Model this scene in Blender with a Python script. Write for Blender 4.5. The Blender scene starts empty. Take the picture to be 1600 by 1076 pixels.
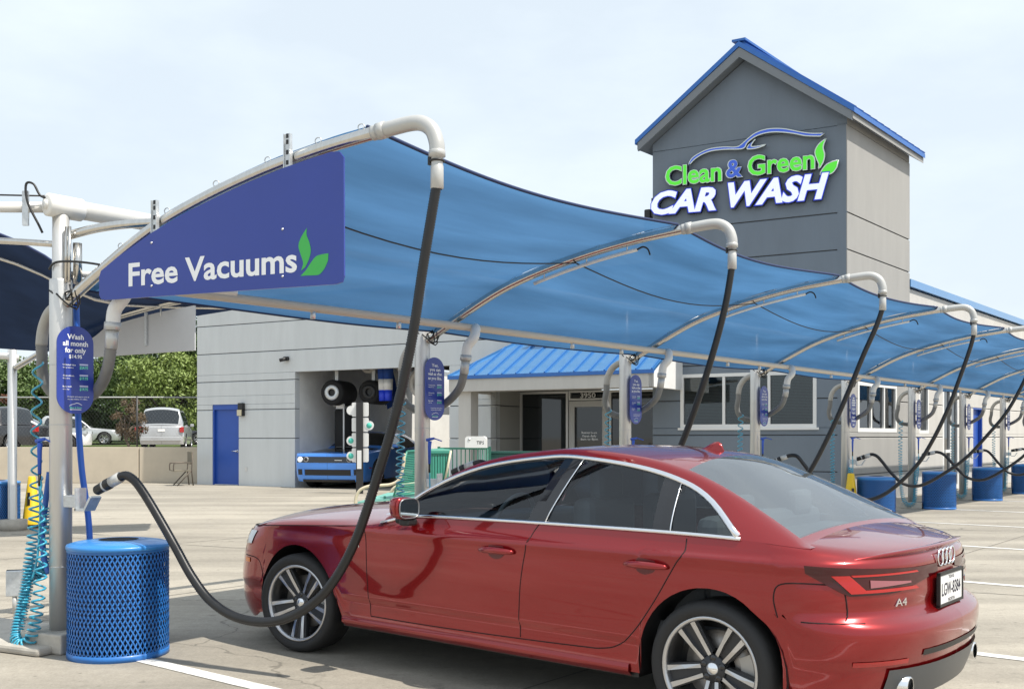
import bpy, bmesh, math, random
from mathutils import Vector, Matrix, noise as mnoise
random.seed(7)
sc = bpy.context.scene
C = sc.collection
PI = math.pi
# ------------------------------------------------------------------ camera, sky, sun, exposure
cam = bpy.data.cameras.new('camera'); cam_o = bpy.data.objects.new('camera', cam); C.objects.link(cam_o)
cam_o.location = (0, 0, 1.42); cam_o.rotation_euler = (PI/2, 0, 0)
cam.lens = 36.0; cam.sensor_width = 36.0; cam.shift_y = 0.09; cam.clip_end = 3000; cam.clip_start = 0.05
sc.camera = cam_o
SUN_EL, SUN_AZ = math.radians(58), math.radians(117)     # azimuth clockwise from +Y
w = bpy.data.worlds.new('World'); sc.world = w; w.use_nodes = True
nt = w.node_tree; nt.nodes.clear()
sky = nt.nodes.new('ShaderNodeTexSky'); sky.sky_type = 'NISHITA'; sky.sun_disc = False
sky.sun_elevation = SUN_EL; sky.sun_rotation = SUN_AZ; sky.altitude = 100; sky.air_density = 1.0; sky.dust_density = 3.2; sky.ozone_density = 1.2
tc = nt.nodes.new('ShaderNodeTexCoord')
mp = nt.nodes.new('ShaderNodeMapping'); mp.inputs['Scale'].default_value = (1.0, 1.0, 2.6)
nz = nt.nodes.new('ShaderNodeTexNoise'); nz.inputs['Scale'].default_value = 2.6; nz.inputs['Detail'].default_value = 7; nz.inputs['Roughness'].default_value = 0.55
rp = nt.nodes.new('ShaderNodeValToRGB'); rp.color_ramp.elements[0].position = 0.46; rp.color_ramp.elements[1].position = 0.78
rp.color_ramp.elements[0].color = (0.74, 0.74, 0.74, 1); rp.color_ramp.elements[1].color = (0.97, 0.97, 0.97, 1)
mx = nt.nodes.new('ShaderNodeMix'); mx.data_type = 'RGBA'
mx.inputs['B'].default_value = (6.9, 7.65, 8.2, 1)         # thin summer haze and cloud veil
bg = nt.nodes.new('ShaderNodeBackground'); bg.inputs['Strength'].default_value = 0.085
out = nt.nodes.new('ShaderNodeOutputWorld')
L = nt.links.new
L(tc.outputs['Generated'], mp.inputs['Vector']); L(mp.outputs[0], nz.inputs['Vector']); L(nz.outputs['Fac'], rp.inputs['Fac'])
L(rp.outputs['Color'], mx.inputs['Factor']); L(sky.outputs[0], mx.inputs['A']); L(mx.outputs['Result'], bg.inputs['Color']); L(bg.outputs[0], out.inputs['Surface'])
sun = bpy.data.lights.new('sun', 'SUN'); sun.energy = 3.3; sun.angle = math.radians(0.55); sun.color = (1.0, 0.94, 0.84)
sun_o = bpy.data.objects.new('sun', sun); C.objects.link(sun_o)
sdir = Vector((math.sin(SUN_AZ)*math.cos(SUN_EL), math.cos(SUN_AZ)*math.cos(SUN_EL), math.sin(SUN_EL)))
sun_o.rotation_euler = sdir.to_track_quat('Z', 'Y').to_euler(); sun_o.location = (20, 10, 30)
sc.view_settings.view_transform = 'Standard'; sc.view_settings.look = 'None'; sc.view_settings.gamma = 1; sc.view_settings.use_curve_mapping = False
sc.view_settings.exposure = 0.74
sc.render.engine = 'CYCLES'
sc.cycles.max_bounces = 8; sc.cycles.transparent_max_bounces = 12; sc.cycles.caustics_reflective = False; sc.cycles.caustics_refractive = False

# ------------------------------------------------------------------ helpers
def V3(a): return Vector((a[0], a[1], a[2] if len(a) > 2 else 0))
def rot2(v, a): c, s = math.cos(a), math.sin(a); return (v[0]*c - v[1]*s, v[0]*s + v[1]*c)
def lerp(a, b, t): return a + (b - a)*t
def tab(t, x):
    if x <= t[0][0]: return t[0][1]
    for (a, b), (c, d) in zip(t, t[1:]):
        if x <= c: return b + (d - b)*(x - a)/(c - a) if c > a else d
    return t[-1][1]
def spl(t, x):                                               # smooth table (Catmull-Rom through monotone x)
    n = len(t)
    if x <= t[0][0]: return t[0][1]
    if x >= t[-1][0]: return t[-1][1]
    for i in range(n - 1):
        if x <= t[i+1][0]:
            x0, y0 = t[i]; x1, y1 = t[i+1]; h = x1 - x0
            m0 = (y1 - t[i-1][1])/(x1 - t[i-1][0]) if i > 0 else (y1 - y0)/h
            m1 = (t[i+2][1] - y0)/(t[i+2][0] - x0) if i < n - 2 else (y1 - y0)/h
            s = (x - x0)/h
            return (2*s**3 - 3*s*s + 1)*y0 + (s**3 - 2*s*s + s)*h*m0 + (-2*s**3 + 3*s*s)*y1 + (s**3 - s*s)*h*m1
def smooth_path(pts, n=6, closed=False):
    P = [V3(p) for p in pts]; out = []; N = len(P)
    rng = N if closed else N - 1
    for i in range(rng):
        p0 = P[i-1] if (i > 0 or closed) else P[0]; p1 = P[i]; p2 = P[(i+1) % N]; p3 = P[(i+2) % N] if (i + 2 < N or closed) else P[-1]
        for k in range(n):
            t = k/n
            out.append(0.5*((2*p1) + (-p0 + p2)*t + (2*p0 - 5*p1 + 4*p2 - p3)*t*t + (-p0 + 3*p1 - 3*p2 + p3)*t**3))
    if not closed: out.append(P[-1])
    return out

MATS = {}
def mat(name, col=(0.5, 0.5, 0.5), rough=0.5, metal=0.0, var=0.0, vs=4.0, bump=0.0, bs=40.0, coat=0.0, spec=0.5, trans=0.0, alpha=1.0, emit=None, es=0.0, stretch=None):
    if name in MATS: return MATS[name]
    m = bpy.data.materials.new(name); m.use_nodes = True; n = m.node_tree; b = n.nodes['Principled BSDF']
    b.inputs['Base Color'].default_value = (*col, 1); b.inputs['Roughness'].default_value = rough; b.inputs['Metallic'].default_value = metal
    b.inputs['Coat Weight'].default_value = coat; b.inputs['Coat Roughness'].default_value = 0.03; b.inputs['Specular IOR Level'].default_value = spec
    b.inputs['Transmission Weight'].default_value = trans; b.inputs['Alpha'].default_value = alpha
    if emit: b.inputs['Emission Color'].default_value = (*emit, 1); b.inputs['Emission Strength'].default_value = es
    if var or bump:
        t = n.nodes.new('ShaderNodeTexCoord'); vec = t.outputs['Object']
        if stretch:
            mpn = n.nodes.new('ShaderNodeMapping'); mpn.inputs['Scale'].default_value = stretch; n.links.new(vec, mpn.inputs['Vector']); vec = mpn.outputs[0]
    if var:
        z = n.nodes.new('ShaderNodeTexNoise'); z.inputs['Scale'].default_value = vs; z.inputs['Detail'].default_value = 6; z.inputs['Roughness'].default_value = 0.65
        n.links.new(vec, z.inputs['Vector'])
        r = n.nodes.new('ShaderNodeMapRange'); r.inputs['From Min'].default_value = 0.3; r.inputs['From Max'].default_value = 0.7
        r.inputs['To Min'].default_value = 1 - var; r.inputs['To Max'].default_value = 1 + var; n.links.new(z.outputs['Fac'], r.inputs['Value'])
        mu = n.nodes.new('ShaderNodeMix'); mu.data_type = 'RGBA'; mu.blend_type = 'MULTIPLY'; mu.inputs['Factor'].default_value = 1
        mu.inputs['A'].default_value = (*col, 1); n.links.new(r.outputs[0], mu.inputs['B']); n.links.new(mu.outputs['Result'], b.inputs['Base Color'])
        r2 = n.nodes.new('ShaderNodeMapRange'); r2.inputs['To Min'].default_value = max(0.02, rough*0.8); r2.inputs['To Max'].default_value = min(1, rough*1.2)
        n.links.new(z.outputs['Fac'], r2.inputs['Value']); n.links.new(r2.outputs[0], b.inputs['Roughness'])
    if bump:
        z2 = n.nodes.new('ShaderNodeTexNoise'); z2.inputs['Scale'].default_value = bs; z2.inputs['Detail'].default_value = 4; n.links.new(vec, z2.inputs['Vector'])
        bp = n.nodes.new('ShaderNodeBump'); bp.inputs['Strength'].default_value = bump; bp.inputs['Distance'].default_value = 0.01
        n.links.new(z2.outputs['Fac'], bp.inputs['Height']); n.links.new(bp.outputs[0], b.inputs['Normal'])
    MATS[name] = m; return m

class MB:
    """collects shapes, builds ONE mesh object"""
    def __init__(s, fr=None): s.v = []; s.f = []; s.sm = []; s.fr = fr; s.nrm = None
    def add(s, vs, fs, smooth=False):
        o = len(s.v)
        for p in vs:
            p = V3(p); s.v.append(s.fr(*p) if s.fr else p)
        for f in fs: s.f.append(tuple(i + o for i in f)); s.sm.append(smooth)
        return s
    def box(s, a, b, ch=0.0):
        x0, y0, z0 = (min(a[i], b[i]) for i in range(3)); x1, y1, z1 = (max(a[i], b[i]) for i in range(3))
        if not ch:
            return s.add([(x0,y0,z0),(x1,y0,z0),(x1,y1,z0),(x0,y1,z0),(x0,y0,z1),(x1,y0,z1),(x1,y1,z1),(x0,y1,z1)],
                         [(0,3,2,1),(4,5,6,7),(0,1,5,4),(1,2,6,5),(2,3,7,6),(3,0,4,7)])
        bm = bmesh.new(); bmesh.ops.create_cube(bm, size=1)
        for q in bm.verts: q.co = Vector(((x0+x1)/2 + q.co.x*(x1-x0), (y0+y1)/2 + q.co.y*(y1-y0), (z0+z1)/2 + q.co.z*(z1-z0)))
        bmesh.ops.bevel(bm, geom=list(bm.edges), offset=ch, segments=2, affect='EDGES', profile=0.5)
        bm.verts.index_update(); r = s.add([q.co.copy() for q in bm.verts], [tuple(q.index for q in f.verts) for f in bm.faces]); bm.free(); return r
    def tube(s, pts, r, n=10, caps=True, smooth=True, closed=False):
        P = [V3(p) for p in pts]; N = len(P); rr = r if hasattr(r, '__len__') else [r]*N
        vs = []; fs = []; up = None
        for i, p in enumerate(P):
            d = (P[(i+1) % N] - P[i-1]) if closed else ((P[i+1] if i < N-1 else P[i]) - (P[i-1] if i else P[i]))
            if d.length < 1e-9: d = Vector((0, 0, 1))
            d.normalize()
            if up is None:
                up = d.cross(Vector((0, 0, 1)))
                if up.length < 0.1: up = d.cross(Vector((0, 1, 0)))
            up = (up - d*up.dot(d))
            if up.length < 1e-6: up = d.orthogonal()
            up.normalize(); sd = d.cross(up)
            for k in range(n):
                a = 2*PI*k/n; vs.append(p + (up*math.cos(a) + sd*math.sin(a))*rr[i])
        m = N if closed else N - 1
        for i in range(m):
            j = (i + 1) % N
            for k in range(n): fs.append((i*n+k, i*n+(k+1) % n, j*n+(k+1) % n, j*n+k))
        if caps and not closed:
            fs.append(tuple(range(n))[::-1]); fs.append(tuple((N-1)*n + k for k in range(n)))
        return s.add(vs, fs, smooth)
    def cyl(s, a, b, r, n=16, r2=None): return s.tube([a, b], [r, r if r2 is None else r2], n)
    def lathe(s, prof, n=32, c=(0, 0, 0), axis='z', closed=False, smooth=True):
        vs = []; fs = []
        for (r, h) in prof:
            for k in range(n):
                a = 2*PI*k/n; x, y = r*math.cos(a), r*math.sin(a)
                vs.append({'z': (c[0]+x, c[1]+y, c[2]+h), 'y': (c[0]+x, c[1]+h, c[2]+y), 'x': (c[0]+h, c[1]+x, c[2]+y)}[axis])
        m = len(prof)
        for i in range(m if closed else m - 1):
            j = (i + 1) % m
            for k in range(n): fs.append((i*n+k, i*n+(k+1) % n, j*n+(k+1) % n, j*n+k))
        return s.add(vs, fs, smooth)
    def prism(s, poly, t0, t1, plane='xz'):
        n = len(poly)
        mk = {'xz': lambda p, t: (p[0], t, p[1]), 'xy': lambda p, t: (p[0], p[1], t), 'yz': lambda p, t: (t, p[0], p[1])}[plane]
        vs = [mk(p, t0) for p in poly] + [mk(p, t1) for p in poly]
        fs = [tuple(range(n)), tuple(range(2*n - 1, n - 1, -1))] + [(i, i + n, (i+1) % n + n, (i+1) % n) for i in range(n)]
        return s.add(vs, fs)
    def grid(s, rows, smooth=True):
        n = len(rows[0]); vs = [p for r in rows for p in r]
        return s.add(vs, [(i*n+k, i*n+k+1, (i+1)*n+k+1, (i+1)*n+k) for i in range(len(rows)-1) for k in range(n-1)], smooth)
    def quadbar(s, a, b, w, h):                                  # rectangular bar between two points, w horizontal, h vertical
        a, b = V3(a), V3(b); d = (b - a).normalized(); sd = d.cross(Vector((0, 0, 1)))
        if sd.length < 0.05: sd = Vector((1, 0, 0))
        sd.normalize(); u = sd.cross(d)
        vs = [p + sd*x*w/2 + u*y*h/2 for p in (a, b) for x, y in ((-1,-1),(1,-1),(1,1),(-1,1))]
        return s.add(vs, [(0,3,2,1),(4,5,6,7),(0,1,5,4),(1,2,6,5),(2,3,7,6),(3,0,4,7)])
    def mesh(s, name, m, recalc=True):
        me = bpy.data.meshes.new(name); me.from_pydata([tuple(p) for p in s.v], [], s.f); me.materials.append(m)
        me.polygons.foreach_set('use_smooth', s.sm)
        if recalc:
            bm = bmesh.new(); bm.from_mesh(me); bmesh.ops.recalc_face_normals(bm, faces=bm.faces); bm.to_mesh(me); bm.free()
        me.update(); return me
    def build(s, name, m, parent=None, world=False, recalc=True):
        if world and parent:
            iv = parent.matrix_world_stored.inverted() if hasattr(parent, 'matrix_world_stored') else Matrix.LocRotScale(parent.location, parent.rotation_euler, None).inverted()
            s.v = [iv @ V3(p) for p in s.v]
        o = bpy.data.objects.new(name, s.mesh(name, m, recalc)); C.objects.link(o)
        if parent: o.parent = parent
        return o

def tag(o, label, cat, group=None):
    o['label'] = label; o['category'] = cat
    if group: o['group'] = group
    return o
def thing(name, label, cat, loc=(0, 0, 0), rz=0.0, group=None):
    o = bpy.data.objects.new(name, None); o.empty_display_size = 0.2; C.objects.link(o); o.location = loc if len(loc) == 3 else (*loc, 0); o.rotation_euler = (0, 0, rz)
    return tag(o, label, cat, group)
def struct(o): o['kind'] = 'structure'; return o
def stuff(o): o['kind'] = 'stuff'; return o
KIDS = {}
def kids(o): return [c for c in bpy.data.objects if c.parent == o]
def dup(o, loc=None, rz=None, label=None, parent=None):
    c = o.copy(); C.objects.link(c)
    if parent: c.parent = parent
    if loc is not None: c.location = loc if len(loc) == 3 else (*loc, 0)
    if rz is not None: c.rotation_euler = (0, 0, rz)
    if label: c['label'] = label
    for ch in kids(o): dup(ch, parent=c)
    return c

def text_geo(body, fit_w=None, cap=None, off=0.0, ext=0.0, shear=0.0, align='LEFT', spacing=1.0, res=3):
    cu = bpy.data.curves.new('t', 'FONT'); cu.body = body; cu.size = 1; cu.offset = off; cu.extrude = 0; cu.shear = shear
    cu.space_character = spacing; cu.resolution_u = res; cu.fill_mode = 'FRONT'
    ob = bpy.data.objects.new('t', cu); C.objects.link(ob)
    dg = bpy.context.evaluated_depsgraph_get(); me = bpy.data.meshes.new_from_object(ob.evaluated_get(dg))
    bm = bmesh.new(); bm.from_mesh(me); bmesh.ops.remove_doubles(bm, verts=bm.verts, dist=1e-5)
    bmesh.ops.dissolve_limit(bm, angle_limit=0.02, verts=bm.verts, edges=bm.edges)
    bmesh.ops.triangulate(bm, faces=[f for f in bm.faces if len(f.verts) > 4])
    if ext:
        r = bmesh.ops.extrude_face_region(bm, geom=list(bm.faces)); top = [g for g in r['geom'] if isinstance(g, bmesh.types.BMVert)]
        for q in top: q.co.z += 1.0
    bm.verts.index_update(); vs = [q.co.copy() for q in bm.verts]; fs = [tuple(q.index for q in f.verts) for f in bm.faces]; bm.free()
    bpy.data.objects.remove(ob); bpy.data.curves.remove(cu); bpy.data.meshes.remove(me)
    xs = [p.x for p in vs]; x0, x1 = min(xs), max(xs)
    capu = 0.729
    sy = (cap/capu) if cap else 1.0; sx = (fit_w/(x1 - x0)) if fit_w else sy
    if fit_w and not cap: sy = sx
    ax = {'LEFT': x0, 'CENTER': (x0 + x1)/2, 'RIGHT': x1}[align]
    return [Vector(((p.x - ax)*sx, p.y*sy, p.z*ext)) for p in vs], fs
def put_text(name, m, parent, fr, body, **k):                     # fr(a, b, c): a along the text, b up, c out of the face
    vs, fs = text_geo(body, **k); b = MB(fr); b.add(vs, fs); return b.build(name, m, parent, recalc=bool(k.get('ext')))

# measured sight lines: intersect a photo point with a vertical plane of the place
FPX, V0, CH = 1600.0, 682.0, 1.42
def on(P, D, u, v):
    k = (u - 800)/FPX; s = (k*P[1] - P[0])/(D[0] - k*D[1]); z = P[1] + D[1]*s
    return s, CH + (V0 - v)/FPX*z
def gnd(u, v, z=0.0):
    d = FPX*(CH - z)/(v - V0); return ((u - 800)/FPX*d, d)

A = (0.8996, -0.4367); AP = (0.4367, 0.8996); AANG = math.atan2(A[1], A[0])       # canopy arm direction
R = (0.632, 0.775); M = (0.775, -0.632); RANG = math.atan2(R[1], R[0])             # row direction and the way the stalls face
F = (0.873, -0.488); N = (-0.488, -0.873)                                          # front of the building
Q = (-9.44, 30.70); T = (7.03, 21.49)
def post_xy(n): return (-3.036 + 2.197*(n - 1), 6.89 + 2.694*(n - 1))
def loc2(xy, a, b): return (xy[0] + A[0]*a + AP[0]*b, xy[1] + A[1]*a + AP[1]*b)

# ------------------------------------------------------------------ materials
steel = mat('brushed_steel', (0.62, 0.60, 0.565), 0.20, 1.0, 0.08, 6, 0.04, 60, stretch=(8, 8, 0.6))
alum = mat('dull_aluminium', (0.66, 0.655, 0.64), 0.42, 0.65, 0.07, 3, 0.03, 50, stretch=(6, 6, 0.5))
galv = mat('galvanised', (0.62, 0.64, 0.65), 0.45, 0.7, 0.15, 30)
pvc = mat('white_pvc', (0.80, 0.79, 0.76), 0.35, 0, 0.05, 5)
pvcg = mat('grey_pvc', (0.52, 0.52, 0.505), 0.34, 0.25, 0.06, 5)
flexg = mat('grey_flex_hose', (0.20, 0.20, 0.195), 0.5, 0, 0.12, 8)
blackhose = mat('black_hose', (0.014, 0.014, 0.015), 0.38, 0, 0.2, 12)
blackp = mat('black_plastic', (0.015, 0.015, 0.016), 0.45)
blackg = mat('gloss_black', (0.008, 0.008, 0.010), 0.12, coat=0.6)
rubber = mat('tyre_rubber', (0.020, 0.020, 0.021), 0.72, 0, 0.2, 20, 0.1, 60)
chrome = mat('satin_chrome', (0.82, 0.83, 0.85), 0.20, 1.0)
white = mat('white_paint', (0.80, 0.80, 0.79), 0.45, 0, 0.03, 6)
signblue = mat('sign_blue', (0.024, 0.050, 0.310), 0.32, 0, 0.04, 2, coat=0.2)
signback = mat('sign_back_grey', (0.50, 0.505, 0.52), 0.5, 0, 0.05, 2)
printwhite = mat('print_white', (0.90, 0.91, 0.93), 0.5)
leafgreen = mat('print_green', (0.055, 0.46, 0.085), 0.45)
mintgreen = mat('print_mint', (0.18, 0.72, 0.50), 0.5)
canblue = mat('can_blue', (0.020, 0.150, 0.470), 0.42, 0, 0.08, 6, coat=0.15)
canlid = mat('can_lid_blue', (0.035, 0.230, 0.600), 0.35, 0, 0.06, 4, coat=0.2)
canliner = mat('can_liner', (0.008, 0.022, 0.075), 0.6, 0, 0.3, 12)
teal = mat('air_hose_teal', (0.045, 0.36, 0.52), 0.28, coat=0.4)
gunblue = mat('gun_blue', (0.03, 0.10, 0.52), 0.4)
tubeblue = mat('blue_tube', (0.035, 0.16, 0.68), 0.4)
yellow = mat('cone_yellow', (0.80, 0.52, 0.015), 0.45, 0, 0.08, 8)
concrete = mat('block_concrete', (0.44, 0.41, 0.36), 0.85, 0, 0.18, 6, 0.3, 40)
wall_l = mat('wall_light_grey', (0.61, 0.635, 0.645), 0.75, 0, 0.06, 1.6, 0.22, 45, stretch=(1.6, 1.6, 0.3))
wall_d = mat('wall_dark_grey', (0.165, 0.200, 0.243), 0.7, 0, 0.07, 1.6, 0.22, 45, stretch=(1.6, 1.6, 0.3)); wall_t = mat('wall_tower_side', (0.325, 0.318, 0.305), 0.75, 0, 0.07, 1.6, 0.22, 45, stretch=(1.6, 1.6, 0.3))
wall_r = mat('wall_warm_grey', (0.52, 0.505, 0.48), 0.75, 0, 0.07, 1.6, 0.22, 45, stretch=(1.6, 1.6, 0.3))
joint = mat('joint_shadow_grey', (0.10, 0.105, 0.11), 0.9)  # dark filler set back between the wall panels
trim = mat('fascia_grey', (0.19, 0.208, 0.228), 0.6, 0, 0.04, 3)
roofblue = mat('roof_metal_blue', (0.040, 0.150, 0.46), 0.38, 0.25, 0.08, 3)
awnblue = mat('awning_metal_blue', (0.085, 0.270, 0.56), 0.16, 0.35, 0.06, 3, coat=0.5)
doorblue = mat('door_blue', (0.022, 0.085, 0.40), 0.4, 0, 0.05, 3)
frame_w = mat('frame_white', (0.74, 0.74, 0.73), 0.4)
frame_a = mat('frame_aluminium', (0.64, 0.635, 0.62), 0.42, 0.3)
dark = mat('dark_interior', (0.022, 0.022, 0.024), 0.9)
glassd = mat('dark_window_glass', (0.012, 0.016, 0.020), 0.04, 0, spec=0.7, coat=0.3)
blind = mat('blind_slats', (0.42, 0.47, 0.46), 0.6)
beige = mat('bench_cream', (0.62, 0.55, 0.40), 0.4)
benchgreen = mat('bench_green', (0.05, 0.27, 0.20), 0.45)
dkgreen = mat('railing_green', (0.035, 0.16, 0.115), 0.45)
zinc = mat('screw_zinc', (0.6, 0.6, 0.62), 0.35, 0.8)

def ground_mat():
    m = bpy.data.materials.new('worn_concrete'); m.use_nodes = True; n = m.node_tree; b = n.nodes['Principled BSDF']; l = n.links.new
    t = n.nodes.new('ShaderNodeTexCoord')
    def noise(scale, det, rgh, sc=(1, 1, 1), rz=0):
        mp = n.nodes.new('ShaderNodeMapping'); mp.inputs['Scale'].default_value = sc; mp.inputs['Rotation'].default_value = (0, 0, rz); l(t.outputs['Object'], mp.inputs['Vector'])
        z = n.nodes.new('ShaderNodeTexNoise'); z.inputs['Scale'].default_value = scale; z.inputs['Detail'].default_value = det; z.inputs['Roughness'].default_value = rgh; l(mp.outputs[0], z.inputs['Vector']); return z.outputs['Fac']
    def rng(x, a, b_, c, d):
        r = n.nodes.new('ShaderNodeMapRange'); r.inputs['From Min'].default_value = a; r.inputs['From Max'].default_value = b_; r.inputs['To Min'].default_value = c; r.inputs['To Max'].default_value = d; l(x, r.inputs['Value']); return r.outputs[0]
    def mul(a, b_):
        k = n.nodes.new('ShaderNodeMath'); k.operation = 'MULTIPLY'; l(a, k.inputs[0]); l(b_, k.inputs[1]); return k.outputs[0]
    def crack():
        mpv = n.nodes.new('ShaderNodeMapping'); l(t.outputs['Object'], mpv.inputs['Vector'])
        zz = n.nodes.new('ShaderNodeTexNoise'); zz.inputs['Scale'].default_value = 1.1; zz.inputs['Detail'].default_value = 5; l(mpv.outputs[0], zz.inputs['Vector'])
        ad = n.nodes.new('ShaderNodeVectorMath'); ad.operation = 'ADD'; l(mpv.outputs[0], ad.inputs[0]); l(zz.outputs['Color'], ad.inputs[1])
        vo = n.nodes.new('ShaderNodeTexVoronoi'); vo.feature = 'DISTANCE_TO_EDGE'; vo.inputs['Scale'].default_value = 0.17; l(ad.outputs[0], vo.inputs['Vector'])
        return rng(vo.outputs['Distance'], 0.0006, 0.0022, 0.62, 1.0)
    big = rng(noise(0.35, 5, 0.6), 0.3, 0.7, 0.80, 1.14)
    tyre = rng(noise(0.9, 4, 0.6, (0.16, 1.5, 1), 0.62), 0.38, 0.62, 0.80, 1.07)     # traffic film along the lane
    tyre2 = rng(noise(0.55, 6, 0.65, (0.25, 1.2, 1), -0.70), 0.35, 0.65, 0.86, 1.05)
    fine = mul(rng(noise(60, 3, 0.7), 0.3, 0.7, 0.84, 1.12), rng(noise(14, 5, 0.7), 0.35, 0.65, 0.90, 1.06))
    spots = mul(rng(noise(3.2, 4, 0.6), 0.62, 0.72, 1.0, 0.66), mul(rng(noise(9, 2, 0.5), 0.70, 0.76, 1.0, 0.60), crack()))
    f = mul(mul(mul(big, tyre), mul(tyre2, fine)), spots)
    mx = n.nodes.new('ShaderNodeMix'); mx.data_type = 'RGBA'; mx.blend_type = 'MULTIPLY'; mx.inputs['Factor'].default_value = 1
    mx.inputs['A'].default_value = (0.38, 0.345, 0.287, 1); l(f, mx.inputs['B']); l(mx.outputs['Result'], b.inputs['Base Color'])
    b.inputs['Roughness'].default_value = 0.85
    bp = n.nodes.new('ShaderNodeBump'); bp.inputs['Strength'].default_value = 0.25; bp.inputs['Distance'].default_value = 0.01
    l(noise(90, 4, 0.7), bp.inputs['Height']); l(bp.outputs[0], b.inputs['Normal'])
    return m
def fabric_mat(name, col, tr, sheen=0.0):
    m = bpy.data.materials.new(name); m.use_nodes = True; n = m.node_tree; n.nodes.clear(); l = n.links.new
    o = n.nodes.new('ShaderNodeOutputMaterial'); d = n.nodes.new('ShaderNodeBsdfDiffuse'); t = n.nodes.new('ShaderNodeBsdfTranslucent'); x = n.nodes.new('ShaderNodeMixShader'); tp = n.nodes.new('ShaderNodeBsdfTransparent'); x2 = n.nodes.new('ShaderNodeMixShader')
    tcn = n.nodes.new('ShaderNodeTexCoord'); mp0 = n.nodes.new('ShaderNodeMapping'); mp0.inputs['Rotation'].default_value = (0, 0, -RANG); mp = n.nodes.new('ShaderNodeMapping'); mp.inputs['Scale'].default_value = (0.22, 1.5, 1.5)
    z = n.nodes.new('ShaderNodeTexNoise'); z.inputs['Scale'].default_value = 2.2; z.inputs['Detail'].default_value = 5
    r = n.nodes.new('ShaderNodeMapRange'); r.inputs['From Min'].default_value = 0.3; r.inputs['From Max'].default_value = 0.7; r.inputs['To Min'].default_value = 0.78; r.inputs['To Max'].default_value = 1.22
    mu = n.nodes.new('ShaderNodeMix'); mu.data_type = 'RGBA'; mu.blend_type = 'MULTIPLY'; mu.inputs['Factor'].default_value = 1; mu.inputs['A'].default_value = (*col, 1)
    l(tcn.outputs['Object'], mp0.inputs['Vector']); l(mp0.outputs[0], mp.inputs['Vector']); l(mp.outputs[0], z.inputs['Vector']); l(z.outputs['Fac'], r.inputs['Value']); l(r.outputs[0], mu.inputs['B'])
    l(mu.outputs['Result'], d.inputs['Color']); l(mu.outputs['Result'], t.inputs['Color'])
    x.inputs['Fac'].default_value = tr; l(d.outputs[0], x.inputs[1]); l(t.outputs[0], x.inputs[2])
    x2.inputs['Fac'].default_value = 0.012; l(x.outputs[0], x2.inputs[1]); l(tp.outputs[0], x2.inputs[2]); l(x2.outputs[0], o.inputs['Surface'])
    return m
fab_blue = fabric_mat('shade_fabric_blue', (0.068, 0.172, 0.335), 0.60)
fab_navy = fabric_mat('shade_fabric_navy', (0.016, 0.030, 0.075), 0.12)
def tint_glass(name, tint, tr):
    m = bpy.data.materials.new(name); m.use_nodes = True; n = m.node_tree; n.nodes.clear(); l = n.links.new
    o = n.nodes.new('ShaderNodeOutputMaterial'); g = n.nodes.new('ShaderNodeBsdfGlossy'); g.inputs['Roughness'].default_value = 0.02; g.inputs['Color'].default_value = (0.95, 0.97, 1, 1)
    t = n.nodes.new('ShaderNodeBsdfTransparent'); t.inputs['Color'].default_value = (*tint, 1)
    fr = n.nodes.new('ShaderNodeFresnel'); fr.inputs['IOR'].default_value = tr
    x = n.nodes.new('ShaderNodeMixShader'); l(fr.outputs[0], x.inputs['Fac']); l(t.outputs[0], x.inputs[1]); l(g.outputs[0], x.inputs[2]); l(x.outputs[0], o.inputs['Surface'])
    return m
glass_car = tint_glass('car_glass', (0.80, 0.86, 0.87), 1.9)
glass_rear = tint_glass('rear_glass', (0.60, 0.68, 0.70), 2.7)
_n = glass_rear.node_tree; _o = [q for q in _n.nodes if q.type == 'OUTPUT_MATERIAL'][0]; _s = _o.inputs['Surface'].links[0].from_socket
_d = _n.nodes.new('ShaderNodeBsdfDiffuse'); _d.inputs['Color'].default_value = (0.36, 0.41, 0.44, 1); _x = _n.nodes.new('ShaderNodeMixShader'); _x.inputs['Fac'].default_value = 0.10   # film of dust, with a hazy sheen put into its pale colour
_n.links.new(_s, _x.inputs[1]); _n.links.new(_d.outputs[0], _x.inputs[2]); _n.links.new(_x.outputs[0], _o.inputs['Surface'])
glass_side = tint_glass('car_side_glass', (0.80, 0.89, 0.92), 1.6); glass_win = tint_glass('window_glass', (0.42, 0.50, 0.50), 1.7)

# ------------------------------------------------------------------ setting: ground, terrace, stripes
gm = ground_mat()
g = MB(); g.add([(-900, -300, 0), (900, -300, 0), (900, 1500, 0), (-900, 1500, 0)], [(0, 1, 2, 3)]); struct(g.build('ground', gm))
SD = (0.787, -0.617); SP = (0.617, 0.787)
white_line = mat('road_paint_white', (0.68, 0.67, 0.64), 0.7, 0, 0.26, 9)
for n in range(1, 10):
    x, y = loc2(post_xy(n), 0.62, 0.0); Ls = 6.2
    b = MB(); wdt = 0.055
    b.add([(x - SP[0]*wdt, y - SP[1]*wdt, 0.004), (x + SD[0]*Ls - SP[0]*wdt, y + SD[1]*Ls - SP[1]*wdt, 0.004), (x + SD[0]*Ls + SP[0]*wdt, y + SD[1]*Ls + SP[1]*wdt, 0.004), (x + SP[0]*wdt, y + SP[1]*wdt, 0.004)], [(0, 1, 2, 3)])
    struct(b.build('road_marking', white_line))
seal = mat('joint_sealant', (0.16, 0.148, 0.13), 0.9)
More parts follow.
